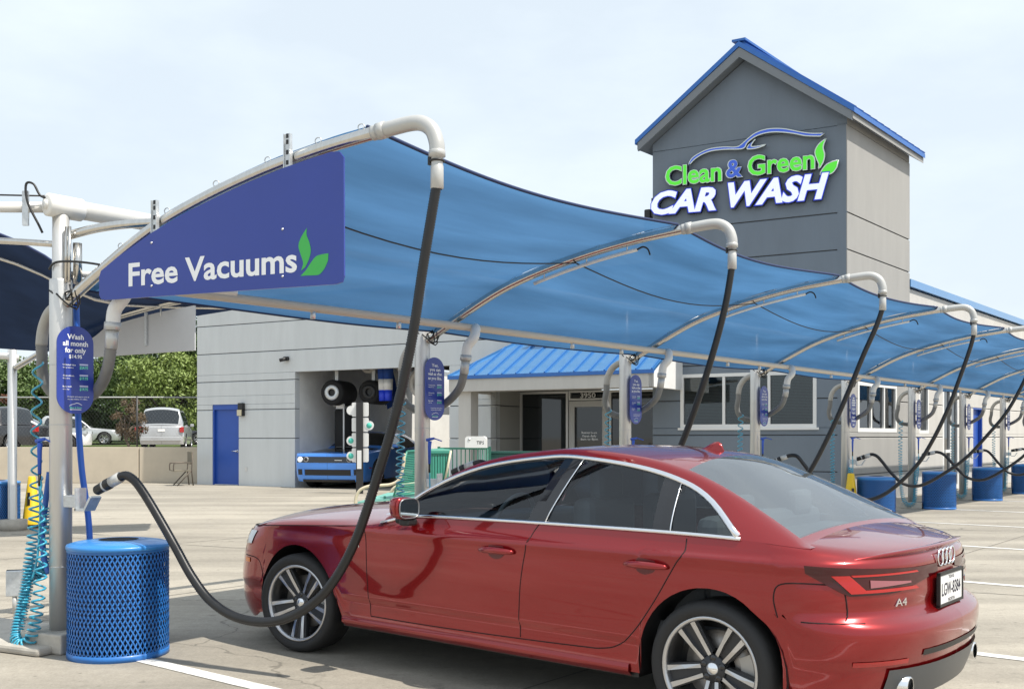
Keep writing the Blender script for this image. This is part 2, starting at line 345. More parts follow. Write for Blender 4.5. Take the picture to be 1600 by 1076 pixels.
for k in range(-4, 9):                                         # slab joints: across and along the lot
    x0, y0 = -3.6 + 2.9*k*R[0]*1.2, 6.0 + 2.9*k*R[1]*1.2 - 0.4
    if k % 2 == 0:
        b = MB(); a1 = (x0 - 9*A[0], y0 - 9*A[1], 0.0025); a2 = (x0 + 9*A[0], y0 + 9*A[1], 0.0025); b.add([(a1[0]-AP[0]*.008, a1[1]-AP[1]*.008, .0025), (a2[0]-AP[0]*.008, a2[1]-AP[1]*.008, .0025), (a2[0]+AP[0]*.008, a2[1]+AP[1]*.008, .0025), (a1[0]+AP[0]*.008, a1[1]+AP[1]*.008, .0025)], [(0, 1, 2, 3)])
        struct(b.build('pavement_joint', seal))
for off in (-5.5, -1.5, 3.2, 6.8):
    x0, y0 = loc2(post_xy(1), off, 0); b = MB()
    p1 = (x0 - R[0]*12, y0 - R[1]*12); p2 = (x0 + R[0]*30, y0 + R[1]*30)
    b.add([(p1[0]-M[0]*.008, p1[1]-M[1]*.008, .002), (p2[0]-M[0]*.008, p2[1]-M[1]*.008, .002), (p2[0]+M[0]*.008, p2[1]+M[1]*.008, .002), (p1[0]+M[0]*.008, p1[1]+M[1]*.008, .002)], [(0, 1, 2, 3)])
    struct(b.build('pavement_joint', seal))
# worn island kerb beside the first post
isl = MB(); px, py = post_xy(1)
isl.box((-1.35, -0.28, 0), (0.12, 0.42, 0.055), 0.02)
o = isl.build('kerb_island', concrete); o.location = (px, py, 0); o.rotation_euler = (0, 0, AANG); struct(o)

#@@REST

# ------------------------------------------------------------------ cars
def paint(name, col, metal=0.3, rough=0.32):
    return mat(name, col, rough, metal, coat=1.0)
class Car:
    def __init__(s, **k): s.__dict__.update(k)
    def W(s, x, z):
        return spl(s.wz, z)*spl(s.wx, x)
    def xf(s, z): return spl(s.tf, z)
    def xr(s, z): return spl(s.tr, z)
    def yside(s, x, z):
        a, b = s.xf(z), s.xr(z); w = s.W(x, z)
        if x < a + s.cf: t = max(0.0, min(1.0, (a + s.cf - x)/s.cf)); return w*(1 - t**s.pf)**(1/s.pf)
        if x > b - s.cr: t = max(0.0, min(1.0, (x - b + s.cr)/s.cr)); return w*(1 - t**s.pr)**(1/s.pr)
        return w
    def station(s, st, z):
        k, v = st; a, b = s.xf(z), s.xr(z)
        if k == 'f':
            x = a + s.cf*(1 - math.cos(v)**(2/s.pf)); return x, s.W(x, z)*math.sin(v)**(2/s.pf)
        if k == 'r':
            x = b - s.cr*(1 - math.cos(v)**(2/s.pr)); return x, s.W(x, z)*math.sin(v)**(2/s.pr)
        xa, xb = s.xf(s.zref) + s.cf, s.xr(s.zref) - s.cr
        x = v
        if v < 0: t = min(1, v/xa); x = v + (a - s.xf(s.zref))*t*t
        elif v > s.wb: t = min(1, (v - s.wb)/(xb - s.wb)); x = v + (b - s.xr(s.zref))*t**2.5
        return x, s.W(x, z)
    def stations(s):
        S = []; n = s.res
        for i in range(n + 1): S.append(('f', max(1e-4, PI/2*i/n)))
        xa, xb = s.xf(s.zref) + s.cf, s.xr(s.zref) - s.cr
        xs = set(); m = int((xb - xa)/s.dx)
        for i in range(1, m): xs.add(round(xa + (xb - xa)*i/m, 4))
        for ax in (0.0, s.wb):
            for i in range(25): xs.add(round(ax - s.ar*math.cos(PI*i/24), 4))
        for v in s.cuts: xs.add(v)
        xs = sorted(x for x in xs if xa + 0.004 < x < xb - 0.004)
        keep = []
        for x in xs:
            if keep and x - keep[-1] < 0.006 and x not in s.cuts: continue
            keep.append(x)
        S += [('s', x) for x in keep]
        for i in range(n, -1, -1): S.append(('r', max(1e-4, PI/2*i/n)))
        return S
    def zbot(s, x):
        z = spl(s.low, x)
        for ax in (0.0, s.wb):
            d = abs(x - ax)
            if d < s.ar: z = max(z, s.hub + math.sqrt(max(0, s.ar**2 - d*d)))
        return z
    def ztop(s, x): return spl(s.edge, x)
    def zdeck(s, x, y):
        ze = s.ztop(x); ye = max(1e-4, s.yside(x, ze)); return ze + (spl(s.deckc, x) - ze)*(1 - min(1, abs(y)/ye)**s.crown)
    def surf(s, x, z, off=0.0, side=-1): return (x, side*(s.yside(x, z) + off), z)

def weld_parts(groups, parent, tol=5e-4):
    """groups: list of (key, material, [quads of points]); normals are taken over the welded whole so that part seams stay smooth"""
    idx = {}; V = []; faces = []
    for key, m, quads in groups:
        for q in quads:
            f = []
            for p in q:
                kk = (round(p[0]/tol), round(p[1]/tol), round(p[2]/tol))
                if kk not in idx: idx[kk] = len(V); V.append(V3(p))
                if idx[kk] not in f: f.append(idx[kk])
            if len(f) >= 3: faces.append((key, m, f))
    bm = bmesh.new(); bv = [bm.verts.new(p) for p in V]; fl = []
    for key, m, f in faces:
        try: fl.append((key, m, bm.faces.new([bv[i] for i in f])))
        except ValueError: pass
    bmesh.ops.recalc_face_normals(bm, faces=bm.faces); bm.normal_update(); bm.verts.index_update()
    nr = [q.normal.copy() for q in bm.verts]; out = {}
    byk = {}
    for key, m, f in fl: byk.setdefault((key, m.name), []).append([q.index for q in f.verts])
    for (key, mn), fs in byk.items():
        used = sorted({i for f in fs for i in f}); mp = {i: k for k, i in enumerate(used)}
        me = bpy.data.meshes.new(key[0]); me.from_pydata([tuple(V[i]) for i in used], [], [[mp[i] for i in f] for f in fs]); me.materials.append(bpy.data.materials[mn])
        me.polygons.foreach_set('use_smooth', [True]*len(me.polygons)); me.update()
        me.normals_split_custom_set_from_vertices([tuple(nr[i]) for i in used])
        o = bpy.data.objects.new(key[0], me); C.objects.link(o); o.parent = parent; out[key] = o
    bm.free(); return out

def build_car(root, s, pm, gm_side, gm_front, gm_rear=None):
    S = s.stations(); nz = s.nz; G = {}
    def addq(key, m, q): G.setdefault((key, m.name), (key, m, []))[2].append(q)
    for sd in (-1, 1):
        cols = []
        for st in S:
            zg = s.ztop(s.station(st, s.zref)[0]); x0 = s.station(st, zg)[0]
            zt = s.ztop(x0); zb = s.zbot(s.station(st, s.hub)[0] if st[0] != 's' else st[1])
            zb = min(zb, zt - 0.02); col = []
            for j in range(nz + 1):
                z = zb + (zt - zb)*j/nz; x, y = s.station(st, z); col.append((x, sd*y, z))
            cols.append(col)
        for i in range(len(S) - 1):
            for j in range(nz):
                q = (cols[i][j], cols[i+1][j], cols[i+1][j+1], cols[i][j+1])
                cx = sum(p[0] for p in q)/4; cz = sum(p[2] for p in q)/4; key = ('body', 0)
                for nm, x0, x1, zl in s.doors:
                    xr1 = x1 if not callable(x1) else x1(cz)
                    if S[i][0] == 's' and x0 <= cx <= xr1 and cz > zl: key = (nm, sd)
                addq(key, pm, q)
        for i in range(len(S) - 1):                              # deck: bonnet and boot
            xa, xb = cols[i][-1][0], cols[i+1][-1][0]; xm = (xa + xb)/2
            if s.gx[0] + 0.06 < xm < s.gx[1] - 0.13: continue
            nq = 7
            for k in range(nq):
                q = []
                for (ii, kk) in ((i, k), (i+1, k), (i+1, k+1), (i, k+1)):
                    x, y, z = cols[ii][-1]; yy = y*(1 - kk/nq); q.append((x, yy, s.zdeck(x, yy) if kk else z))
                addq(('bonnet', 0) if xm < s.gx[0] + 0.1 else ('boot_lid', 0), pm, tuple(q))
    parts = weld_parts(list(G.values()), root)
    # greenhouse: painted frame, roof, glass
    GX = [s.gx[0] + (s.gx[1] - s.gx[0])*i/s.gn for i in range(s.gn + 1)]
    for v in (s.ws[0], s.ws[1], s.bl[0], s.bl[1]): GX.append(v)
    GX = sorted(set(round(x, 4) for x in GX)); G2 = {}
    def addg(key, m, q): G2.setdefault((key, m.name), (key, m, []))[2].append(q)
    glass = {'windscreen': MB(), 'rear_window': MB(), -1: MB(), 1: MB()}
    def sect(x, sd):
        zb = s.ztop(x); yb = s.yside(x, zb); yr, zr = spl(s.raily, x), spl(s.railz, x); zr = max(zr, zb + 0.004); yr = min(yr, yb)
        zu = min(max(spl(s.dlo, x), zb) if s.dlox[0] < x < s.dlox[1] else zb, zr - 0.012) if zr - 0.012 > zb else zb
        zu = max(zu, zb); zc = max(spl(s.topc, x), zr)
        P = []
        def sp(z):
            t = (z - zb)/max(1e-4, zr - zb); return (x, sd*(yb + (yr - yb)*(t**1.25)), z)
        for k in range(5): P.append(sp(zb + (zu - zb)*k/4))
        for k in range(1, 4): P.append(sp(zu + (zr - zu)*k/3))
        ny = 9
        for k in range(1, ny + 1):
            y = yr*(1 - k/ny) if k > 1 else yr*0.94
            P.append((x, sd*y, zr + (zc - zr)*(1 - (y/yr)**2.3)))
        return P
    for sd in (-1, 1):
        sec = [sect(x, sd) for x in GX]
        for i in range(len(GX) - 1):
            xm = (GX[i] + GX[i+1])/2
            for k in range(len(sec[0]) - 1):
                q = (sec[i][k], sec[i+1][k], sec[i+1][k+1], sec[i][k+1])
                if k < 4:
                    if s.dlox[0] < xm < s.dlox[1]: glass[sd].add([tuple(p) for p in q], [(0, 1, 2, 3)], True)
                    continue
                if k >= 8 and s.ws[0] < xm < s.ws[1]: glass['windscreen'].add(q, [(0, 1, 2, 3)], True); continue
                if k >= 8 and s.bl[0] < xm < s.bl[1]: glass['rear_window'].add(q, [(0, 1, 2, 3)], True); continue
                addg(('roof', 0), pm, q)
    parts.update(weld_parts(list(G2.values()), root))
    def weldmb(b, name, m):
        bm = bmesh.new()
        me = b.mesh(name, m); bm.from_mesh(me); bmesh.ops.remove_doubles(bm, verts=bm.verts, dist=1e-4); bmesh.ops.recalc_face_normals(bm, faces=bm.faces); bm.to_mesh(me); bm.free()
        me.polygons.foreach_set('use_smooth', [True]*len(me.polygons))
        o = bpy.data.objects.new(name, me); C.objects.link(o); o.parent = root; return o
    weldmb(glass['windscreen'], 'windscreen', gm_front); weldmb(glass['rear_window'], 'rear_window', gm_rear or gm_front)
    for sd in (-1, 1): weldmb(glass[sd], 'side_window', gm_side)
    # floor pan, arch liners
    b = MB(); b.box((s.xf(s.hub) + 0.3, -0.62, s.low[0][1] + 0.03), (s.xr(s.hub) - 0.25, 0.62, s.hub + 0.16)); b.box((s.ar + 0.03, -0.84*s.hw, s.low[0][1] + 0.05), (s.wb - s.ar - 0.03, 0.84*s.hw, 0.42))
    b.build('underbody', blackp, root)
    for ax in (0.0, s.wb):
        for sd in (-1, 1):
            b = MB(); rows = []
            for i in range(21):
                a = PI*(-0.06 + 1.12*i/20); r = s.ar + 0.004
                x, z = ax - r*math.cos(a), s.hub + r*math.sin(a)
                rows.append([(x, sd*(s.W(ax, 0.5) - 0.012), z), (x, sd*0.55, z)])
            b.grid(rows); b.add([r[1] for r in rows], [tuple(range(len(rows)))]); b.build('arch_liner', blackp, root)
    return parts

def arc_line(s, pts, r, name, m, root, side=-1, off=0.0, n=5, sm=True):
    P = smooth_path([(p[0], 0, p[1]) for p in pts], n) if sm else [V3((p[0], 0, p[1])) for p in pts]
    b = MB(); b.tube([s.surf(p.x, p.z, off, side) for p in P], r, 6); return b.build(name, m, root)

rim_silver = mat('rim_silver', (0.52, 0.52, 0.53), 0.28, 0.95)
rim_grey = mat('rim_grey', (0.045, 0.047, 0.052), 0.4, 0.5)
def wheel(root, x, y, z, r, rr, wdt, face=-1, spokes=5, twin=True, rim_m=None, steer=0.0, dark_m=None):
    """outer face looks towards -y (face=-1)"""
    rim_m = rim_m or rim_silver; dark_m = dark_m or rim_grey
    rim = MB()
    rim.lathe([(rr, 0.012), (rr + 0.006, 0.0), (rr - 0.004, -0.008), (rr - 0.016, 0.0), (rr - 0.020, 0.02), (rr - 0.022, wdt*0.9)], 56, axis='y')
    ro = rim.build('wheel', rim_m, root); ro.location = (x, y, z); ro.rotation_euler = (0, 0.35, (0 if face < 0 else PI) + steer)
    ty = MB(); ty.lathe([(rr - 0.003, 0.004), (rr + 0.012, -0.010), (rr + (r-rr)*0.5, -0.020), (r - 0.018, -0.008), (r - 0.004, 0.012), (r, 0.035), (r, wdt - 0.02), (r - 0.02, wdt), (rr, wdt)], 64, axis='y')
    for h in (0.06, 0.11, 0.16): pass
    ty.build('tyre', rubber, ro)
    sp = MB(); dk = MB(); hubr = rr*0.27
    for i in range(spokes):
        a = 2*PI*i/spokes
        ca, sa = math.cos(a), math.sin(a)
        fr = lambda p, q, d, ca=ca, sa=sa: (p*ca - q*sa, d, p*sa + q*ca)
        if twin:
            for sg in (-1, 1):
                poly0 = [(hubr*0.9, sg*rr*0.05), (hubr*0.9, sg*rr*0.125), (rr*0.62, sg*rr*0.175), (rr*0.93, sg*rr*0.22), (rr*0.93, sg*rr*0.115), (rr*0.55, sg*rr*0.09)]
                depth = [0.040, 0.040, 0.022, 0.010, 0.010, 0.022]
                vs = [fr(p[0], p[1], d) for p, d in zip(poly0, depth)] + [fr(p[0], p[1], d + 0.03) for p, d in zip(poly0, depth)]
                fs = [tuple(range(6)), tuple(range(11, 5, -1))] + [(k, k + 6, (k+1) % 6 + 6, (k+1) % 6) for k in range(6)]
                sp.add(vs, fs)
            vs = [fr(hubr, -rr*0.16, 0.052), fr(hubr, rr*0.16, 0.052), fr(rr*0.95, rr*0.25, 0.030), fr(rr*0.95, -rr*0.25, 0.030)]
            vs += [(p[0], p[1] + 0.03, p[2]) for p in vs]
            dk.add(vs, [(0,1,2,3),(7,6,5,4),(0,4,5,1),(1,5,6,2),(2,6,7,3),(3,7,4,0)])
        else:
            poly0 = [(hubr*0.8, -rr*0.10), (hubr*0.8, rr*0.10), (rr*0.95, rr*0.13), (rr*0.95, -rr*0.13)]
            vs = [fr(p[0], p[1], 0.03 if k < 2 else 0.012) for k, p in enumerate(poly0)]; vs += [(p[0], p[1] + 0.03, p[2]) for p in vs]
            sp.add(vs, [(0,1,2,3),(7,6,5,4),(0,4,5,1),(1,5,6,2),(2,6,7,3),(3,7,4,0)])
    sp.build('spokes', rim_m, ro)
    if twin: dk.build('spoke_backing', dark_m, ro)
    hb = MB(); hb.lathe([(0.001, 0.034), (hubr*0.9, 0.036), (hubr*1.02, 0.05), (hubr*1.02, 0.09)], 30, axis='y'); hb.build('hub', dark_m, ro)
    cp = MB(); cp.lathe([(0.001, 0.024), (rr*0.105, 0.026), (rr*0.125, 0.036)], 24, axis='y'); cp.build('centre_cap', chrome, ro)
    if twin:
        lg = MB(); lg.lathe([(0.001, 0.030), (0.016, 0.030), (0.017, 0.04)], 10, (0, 0.003, 0), 'y'); lme = lg.mesh('lug_hole', blackg)
        for i in range(5):
            a = 2*PI*(i + 0.5)/5; lo_ = bpy.data.objects.new('lug_hole', lme); C.objects.link(lo_); lo_.parent = ro; lo_.location = (rr*0.205*math.cos(a), 0, rr*0.205*math.sin(a))
    bd = MB(); bd.lathe([(rr*0.35, 0.10), (rr*0.70, 0.10), (rr*0.70, 0.125)], 40, axis='y'); bd.build('brake_disc', mat('brake_disc', (0.36, 0.34, 0.32), 0.4, 0.8), ro)
    ins = MB(); ins.lathe([(0.001, 0.15), (rr - 0.02, 0.15)], 30, axis='y'); ins.build('wheel_well_plate', blackp, ro)
    cl = MB()
    for i in range(7):
        pass
    rows = []
    for i in range(9):
        a = 0.35 + 0.9*(i/8 - 0.5); rows.append([(rr*0.52*math.cos(a), 0.075, rr*0.52*math.sin(a)), (rr*0.82*math.cos(a), 0.075, rr*0.82*math.sin(a))])
    cl.grid(rows, False); cl.build('brake_caliper', mat('caliper', (0.45, 0.44, 0.42), 0.5, 0.6), ro)
    return ro

# ---- the red saloon
red = paint('red_paint', (0.275, 0.0055, 0.0075), 0.60, 0.22)
red_lens = mat('red_lens', (0.045, 0.001, 0.004), 0.08, coat=0.3)
red_lens2 = mat('red_lens_bright', (0.42, 0.010, 0.010), 0.15, coat=0.6)
H0 = (-1.428, 6.738); CD = (0.7706, -0.6374); CY = (0.6374, 0.7706)
CANG = math.atan2(CD[1], CD[0])
car_o = (H0[0] + CY[0]*0.90, H0[1] + CY[1]*0.90)
red_car = thing('parked_car', 'glossy red four door saloon parked in the bay under the first hose', 'car', car_o, CANG)
s = Car(wb=3.04, hub=0.325, ar=0.385, cf=0.52, cr=0.45, pf=2.3, pr=2.35, zref=0.5, res=16, dx=0.07, nz=40, crown=2.2, hw=1.0,
    wz=[(0.10, .80), (0.18, .845), (0.26, .868), (0.34, .874), (0.395, .874), (0.425, .888), (0.50, .891), (0.62, .896), (0.72, .893), (0.80, .889), (0.84, .894), (0.856, .892), (0.872, .870), (0.91, .850), (0.96, .825), (1.1, .75)],
    wx=[(-1.1, .945), (-0.5, .978), (0.0, 1.0), (0.5, .997), (1.5, 1.0), (2.6, 1.0), (3.04, 1.006), (3.4, .985), (3.95, .94)],
    tf=[(0.10, -.88), (0.18, -.955), (0.30, -1.0), (0.45, -1.0), (0.60, -.965), (0.70, -.93), (0.78, -.87), (0.84, -.78), (1.0, -.6)],
    tr=[(0.10, 3.78), (0.20, 3.83), (0.30, 3.87), (0.42, 3.905), (0.52, 3.925), (0.575, 3.915), (0.605, 3.875), (0.63, 3.845), (0.70, 3.850), (0.80, 3.845), (0.865, 3.835), (0.885, 3.805), (0.95, 3.74)],
    low=[(-1.1, .17), (-0.6, .17), (-0.45, .22), (0.5, .245), (1.0, .25), (2.6, .25), (3.4, .24), (3.7, .23), (4.0, .23)],
    edge=[(-1.1, .765), (-0.9, .775), (-0.6, .800), (-0.2, .832), (0.32, .858), (0.75, .885), (0.98, .935), (1.2, .947), (2.0, .952), (2.7, .950), (3.15, .942), (3.4, .925), (3.6, .903), (3.75, .886), (3.9, .872)],
    deckc=[(-1.1, .765), (-0.88, .785), (-0.70, .862), (-0.45, .912), (0.0, .955), (0.5, .985), (1.0, 1.010), (3.2, 1.0), (3.42, .975), (3.6, .945), (3.74, .915), (3.83, .885), (3.9, .872)],
    cuts=[0.69, 1.93], gx=(0.80, 3.50), gn=84, ws=(0.93, 1.66), bl=(2.76, 3.42),
    raily=[(0.80, .835), (1.0, .775), (1.25, .690), (1.5, .628), (1.9, .590), (2.3, .588), (2.6, .600), (2.9, .640), (3.2, .705), (3.5, .790)],
    railz=[(0.80, .925), (1.0, 1.060), (1.25, 1.205), (1.5, 1.292), (1.9, 1.345), (2.15, 1.346), (2.5, 1.305), (2.75, 1.245), (3.0, 1.155), (3.25, 1.035), (3.42, .950), (3.5, .905)],
    topc=[(0.80, .945), (0.95, 1.005), (1.2, 1.128), (1.45, 1.245), (1.66, 1.326), (1.85, 1.362), (2.1, 1.374), (2.4, 1.362), (2.76, 1.318), (3.0, 1.215), (3.25, 1.088), (3.40, 1.000), (3.5, .930)],
    dlo=[(0.90, .950), (1.0, 1.038), (1.22, 1.160), (1.5, 1.250), (1.93, 1.305), (2.11, 1.303), (2.52, 1.253), (2.80, 1.182), (2.97, 1.100), (3.165, .950)], dlox=(0.905, 3.160),
    doors=[('front_door', 0.69, 1.93, 0.30), ('rear_door', 1.93, (lambda z: 2.90 if z > .84 else 2.44 + (z - .33)*.90), 0.33)])
parts = build_car(red_car, s, red, glass_side, glass_car, glass_rear)
gap = mat('panel_gap', (0.012, 0.004, 0.005), 0.8)
bl2 = lambda pts, sm=True: arc_line(s, pts, 0.0036, 'panel_gap', gap, red_car, -1, -0.0012, 6, sm)
bl2([(0.665, .845), (0.68, .70), (0.69, .5), (0.70, .32)]); bl2([(0.70, .316), (1.2, .316), (1.85, .326), (2.3, .338), (2.42, .345), (2.52, .372), (2.62, .45), (2.75, .62), (2.86, .80), (2.905, .86), (2.90, .93)])
bl2([(1.985, .945), (1.955, .88), (1.92, .72), (1.895, .5), (1.89, .335)])
bl2([(-0.72, .795), (-0.4, .815), (-0.1, .832), (0.32, .8535), (0.62, .868), (0.80, .878)])          # bonnet line into the shoulder crease
bl2([(3.49, .60), (3.72, .598)]); bl2([(3.385, .61), (3.365, .70), (3.40, .760), (3.56, .768), (3.64, .745), (3.655, .61)])
bl2([(-0.60, .60), (-0.42, .58), (-0.37, .45)])
# bright trim round the side glass
for sd in (-1, 1):
    up = MB(); P = []
    for i in range(49):
        x = 0.905 + (3.165 - 0.905)*i/48; zb = s.ztop(x); zr = max(spl(s.railz, x), zb + .004); zu = max(min(spl(s.dlo, x), zr - .012), zb); yb = s.yside(x, zb); yr = min(spl(s.raily, x), yb)
        t = (zu - zb)/max(1e-4, zr - zb); P.append((x, sd*(yb + (yr - yb)*t**1.25 + 0.004), zu + 0.004))
    wd = [0.012 if x[0] < 2.2 else lerp(0.012, 0.017, min(1, (x[0] - 2.2)/0.8)) for x in P]
    up.tube(P, wd, 8); up.build('window_trim', chrome, red_car)
    lo = MB(); lo.tube([(0.78 + 2.40*i/30, sd*(s.yside(0.78 + 2.40*i/30, s.ztop(0.78 + 2.40*i/30)) + 0.003), s.ztop(0.78 + 2.40*i/30) + 0.004) for i in range(31)], 0.0105, 8); lo.build('window_trim', chrome, red_car)
    # black pillars standing just outside the glass
    def gpt(x, t, off=0.005):
        zb = s.ztop(x); zr = max(spl(s.railz, x), zb + .004); zu = min(spl(s.dlo, x), zr - .012); yb = s.yside(x, zb); yr = spl(s.raily, x)
        z = zb + (zu - zb)*t; q = (z - zb)/(zr - zb); return (x, sd*(yb + (yr - yb)*q**1.25 + off), z)
    for (xa, xb, sl, nm) in ((1.90, 2.02, 0.115, 'centre_pillar'), (2.70, 2.80, -0.035, 'rear_pillar')):
        b = MB(); rows = []
        for k in range(7):
            t = k/6; rows.append([gpt(xa + sl*(t), t), gpt((xa + xb)/2 + sl*t, t, 0.008), gpt(xb + sl*t, t)])
        b.grid(rows, False); b.build(nm, blackg, red_car)
    for xa, sl in ((2.025, 0.115), (2.805, -0.035)):
        b = MB(); b.tube([gpt(xa + sl*k/6, k/6, 0.007) for k in range(7)], 0.004, 6); b.build('pillar_strip', chrome, red_car)
# door handles
for nm, hx, hz in (('front_door', 1.735, .793), ('rear_door', 2.700, .790)):
    d = parts[(nm, -1)]; y0 = -s.yside(hx, hz)
    b = MB(); P = [(hx - .125 + .25*i/12, y0 - 0.004 - 0.030*math.sin(PI*min(1, max(0, (i - .5)/11))) ** 0.5, hz + .004*math.sin(PI*i/12)) for i in range(13)]
    b.tube(P, [0.010 + 0.009*math.sin(PI*i/12)**0.6 for i in range(13)], 10); b.build('handle', red, d)
    b = MB(); 
    b.add([(hx - .005 + .062*math.cos(2*PI*k/24), y0 - 0.0025, hz + .046*math.sin(2*PI*k/24)) for k in range(24)], [tuple(range(24))]); b.build('handle_recess', mat('recess_red', (0.10, 0.004, 0.008), 0.35, 0.3, coat=0.6), d)  # flat darker red ellipse, shade of the handle bowl put into the colour
# mirror
for sd in (-1, 1):
    b = MB(); bm = bmesh.new(); bmesh.ops.create_uvsphere(bm, u_segments=24, v_segments=14, radius=1)
    for q in bm.verts:
        X, Y, Z = q.co; e = 0.62
        f = lambda a: math.copysign(abs(a)**e, a)
        q.co = Vector((1.105 + 0.058*f(X)*(1.25 if X < 0 else .55), sd*(0.975 + 0.088*f(Y)), 1.003 + 0.066*f(Z) + 0.012*Y))
    bm.verts.index_update(); b.add([q.co.copy() for q in bm.verts], [tuple(q.index for q in f.verts) for f in bm.faces], True); bm.free()
    mr = b.build('wing_mirror', red, red_car)
    b = MB(); ring = [(1.1415, sd*(0.975 + 0.078*math.copysign(abs(math.cos(a))**.6, math.cos(a))), 1.003 + 0.057*math.copysign(abs(math.sin(a))**.6, math.sin(a))) for a in [2*PI*k/28 for k in range(28)]]
    b.add(ring, [tuple(range(28))]); b.build('mirror_glass', mat('mirror', (0.50, 0.56, 0.58), 0.05, 1.0), mr)
    b = MB(); b.tube(ring, 0.0045, 6, closed=True); b.build('mirror_rim', mat('mirror_rim_grey', (.30, .30, .31), .3, .8), mr)
    b = MB(); b.box((1.06, sd*0.90, .900), (1.135, sd*0.985, .942), 0.012); b.tube([(1.02, sd*.84, .93), (1.03, sd*.96, .93)], 0.022, 8); b.build('mirror_foot', blackp, mr)
    b = MB(); b.add([(0.80, sd*(s.yside(.80, .93) + .003), .945), (0.965, sd*(s.yside(.965, .94) + .003), .955), (0.965, sd*(s.yside(.965, .95) - .012), 1.005)], [(0, 1, 2)]); b.build('mirror_sail', chrome, red_car)
# wheels
for x, st in ((0.0, 0.0), (3.04, 0.0)):
    for sd in (-1, 1): wheel(red_car, x, sd*0.885, 0.325, 0.325, 0.250, 0.215, face=sd, steer=(0.16 if x == 0 else 0.0))
# lights, plate, badges
def tail(sd):
    b = MB(); rows = []
    def pt(t, z, off): # t runs along the outline from the flank round to the tail
        st = ('r', PI/2*(1 - t)) if t >= 0 else ('s', 3.345 + t)
        x, y = s.station(st, z); return (x + off*(0.4 + .6*max(0, t)), sd*(y + off*(1 - .6*max(0, t))), z)
    def patch(name, m, t0, t1, zl, zu, off, n=14, sl=0.0):
        b = MB(); rows = []
        for i in range(n + 1):
            t = t0 + (t1 - t0)*i/n; u = i/n; a, c = zl(u), zu(u); rows.append([pt(t - sl*((a + (c - a)*k/6) - .75), a + (c - a)*k/6, off) for k in range(7)])
        b.grid(rows); return b.build(name, m, red_car)
    tl = patch('tail_light', red_lens, 0.12, 0.93, lambda u: lerp(.815, .715, min(1, u/.28)) if u < .62 else lerp(.715, .785, (u - .62)/.38), lambda u: lerp(.850, .822, min(1, u*1.3)), 0.006)
    for (t0, t1, a, c) in ((0.33, .43, .726, .806), (0.40, .74, .726, .740), (0.44, .84, .799, .808)):
        o = patch('lamp_bar', red_lens2, t0, t1, lambda u, a=a: a, lambda u, c=c: c, 0.010, 8, 1.3); o.parent = tl
    o = patch('lamp_strip', mat('lamp_pink', (0.30, 0.10, 0.12), 0.15, coat=0.6), 0.47, .72, lambda u: lerp(.748, .756, u), lambda u: lerp(.783, .764, u), 0.010, 8); o.parent = tl
    patch('bumper_reflector', red_lens2, 0.30, 0.62, lambda u: .408, lambda u: .430, 0.004, 8)
    hl = MB(); rows = []
    for i in range(11):
        t = 0.30 + 0.62*i/10; rows.append([])
        for k in range(5):
            z = lerp(.655 + .03*(i/10), .765 + 0.012*(i/10), k/4); x, y = s.station(('f', PI/2*t), z); rows[-1].append((x - .006, sd*(y + .004), z))
    hl.grid(rows); hl.build('headlight', mat('headlight_glass', (0.55, 0.58, 0.60), 0.12, 0.3, coat=0.8), red_car)
    am = MB(); rows = []
    for i in range(4):
        x = -0.60 + .075*i/3; rows.append([s.surf(x, z, .004, sd) for z in (.555, .585)])
    am.grid(rows); am.build('side_marker', mat('amber', (0.85, 0.20, 0.02), 0.2, coat=0.5), red_car)
for sd in (-1, 1): tail(sd)
def tailframe(off=0.0):                                           # a along +y(local right), b up, c out of the tail
    return lambda a, b, c: (s.xr(b) + off + c - 0.05*(a/0.9)**2, a, b)
def boot_patch(name, m, y0, y1, z0, z1, off, n=8):
    b = MB(); rows = []
    for i in range(n + 1):
        y = lerp(y0, y1, i/n); r = []
        for k in range(5):
            z = lerp(z0, z1, k/4); w_ = s.W(3.8, z); t = 1 - (max(0, 1 - (abs(y)/w_)**s.pr))**(1/s.pr)
            r.append((s.xr(z) - s.cr*t + off, y, z))
        rows.append(r)
    b.grid(rows); return b.build(name, m, red_car)
def xtail(y, z):
    w_ = s.W(3.8, z); return s.xr(z) - s.cr*(1 - (max(0, 1 - (abs(y)/w_)**s.pr))**(1/s.pr))
pl = MB(); pl.box((3.862, -0.17, .625), (3.872, 0.17, .765), 0.004); plate = pl.build('number_plate', white, red_car)
pf = MB()
for a, b_ in (((3.860, -.185, .615), (3.876, .185, .627)), ((3.860, -.185, .763), (3.876, .185, .777)), ((3.860, -.185, .615), (3.876, -.172, .777)), ((3.860, .172, .615), (3.876, .185, .777))): pf.box(a, b_)
pf.build('plate_frame', blackp, plate)
pfr = lambda a, b, c: (3.8735 + c, a, b)
put_text('plate_number', mat('plate_ink', (0.03, 0.03, 0.05), 0.6), plate, lambda a, b, c: pfr(a, .665 + b, c), 'LGW-8384', fit_w=.29, cap=.062, off=.01, align='CENTER')
put_text('plate_state', mat('plate_ink', (0, 0, 0)), plate, lambda a, b, c: pfr(a, .740 + b, c), 'TEXAS', fit_w=.09, cap=.016, off=.01, align='CENTER')
put_text('plate_state', mat('plate_ink', (0, 0, 0)), plate, lambda a, b, c: pfr(a, .632 + b, c), 'NORTH', fit_w=.10, cap=.017, off=.01, align='CENTER')
for i in range(4):
    b = MB(); yc = -0.0875 + 0.058*i; ring = [(xtail(yc, .845) + .008, yc + .040*math.cos(2*PI*k/28), .842 + .040*math.sin(2*PI*k/28)) for k in range(28)]
    b.tube(ring, 0.0052, 6, closed=True); b.build('badge_ring', chrome, red_car)
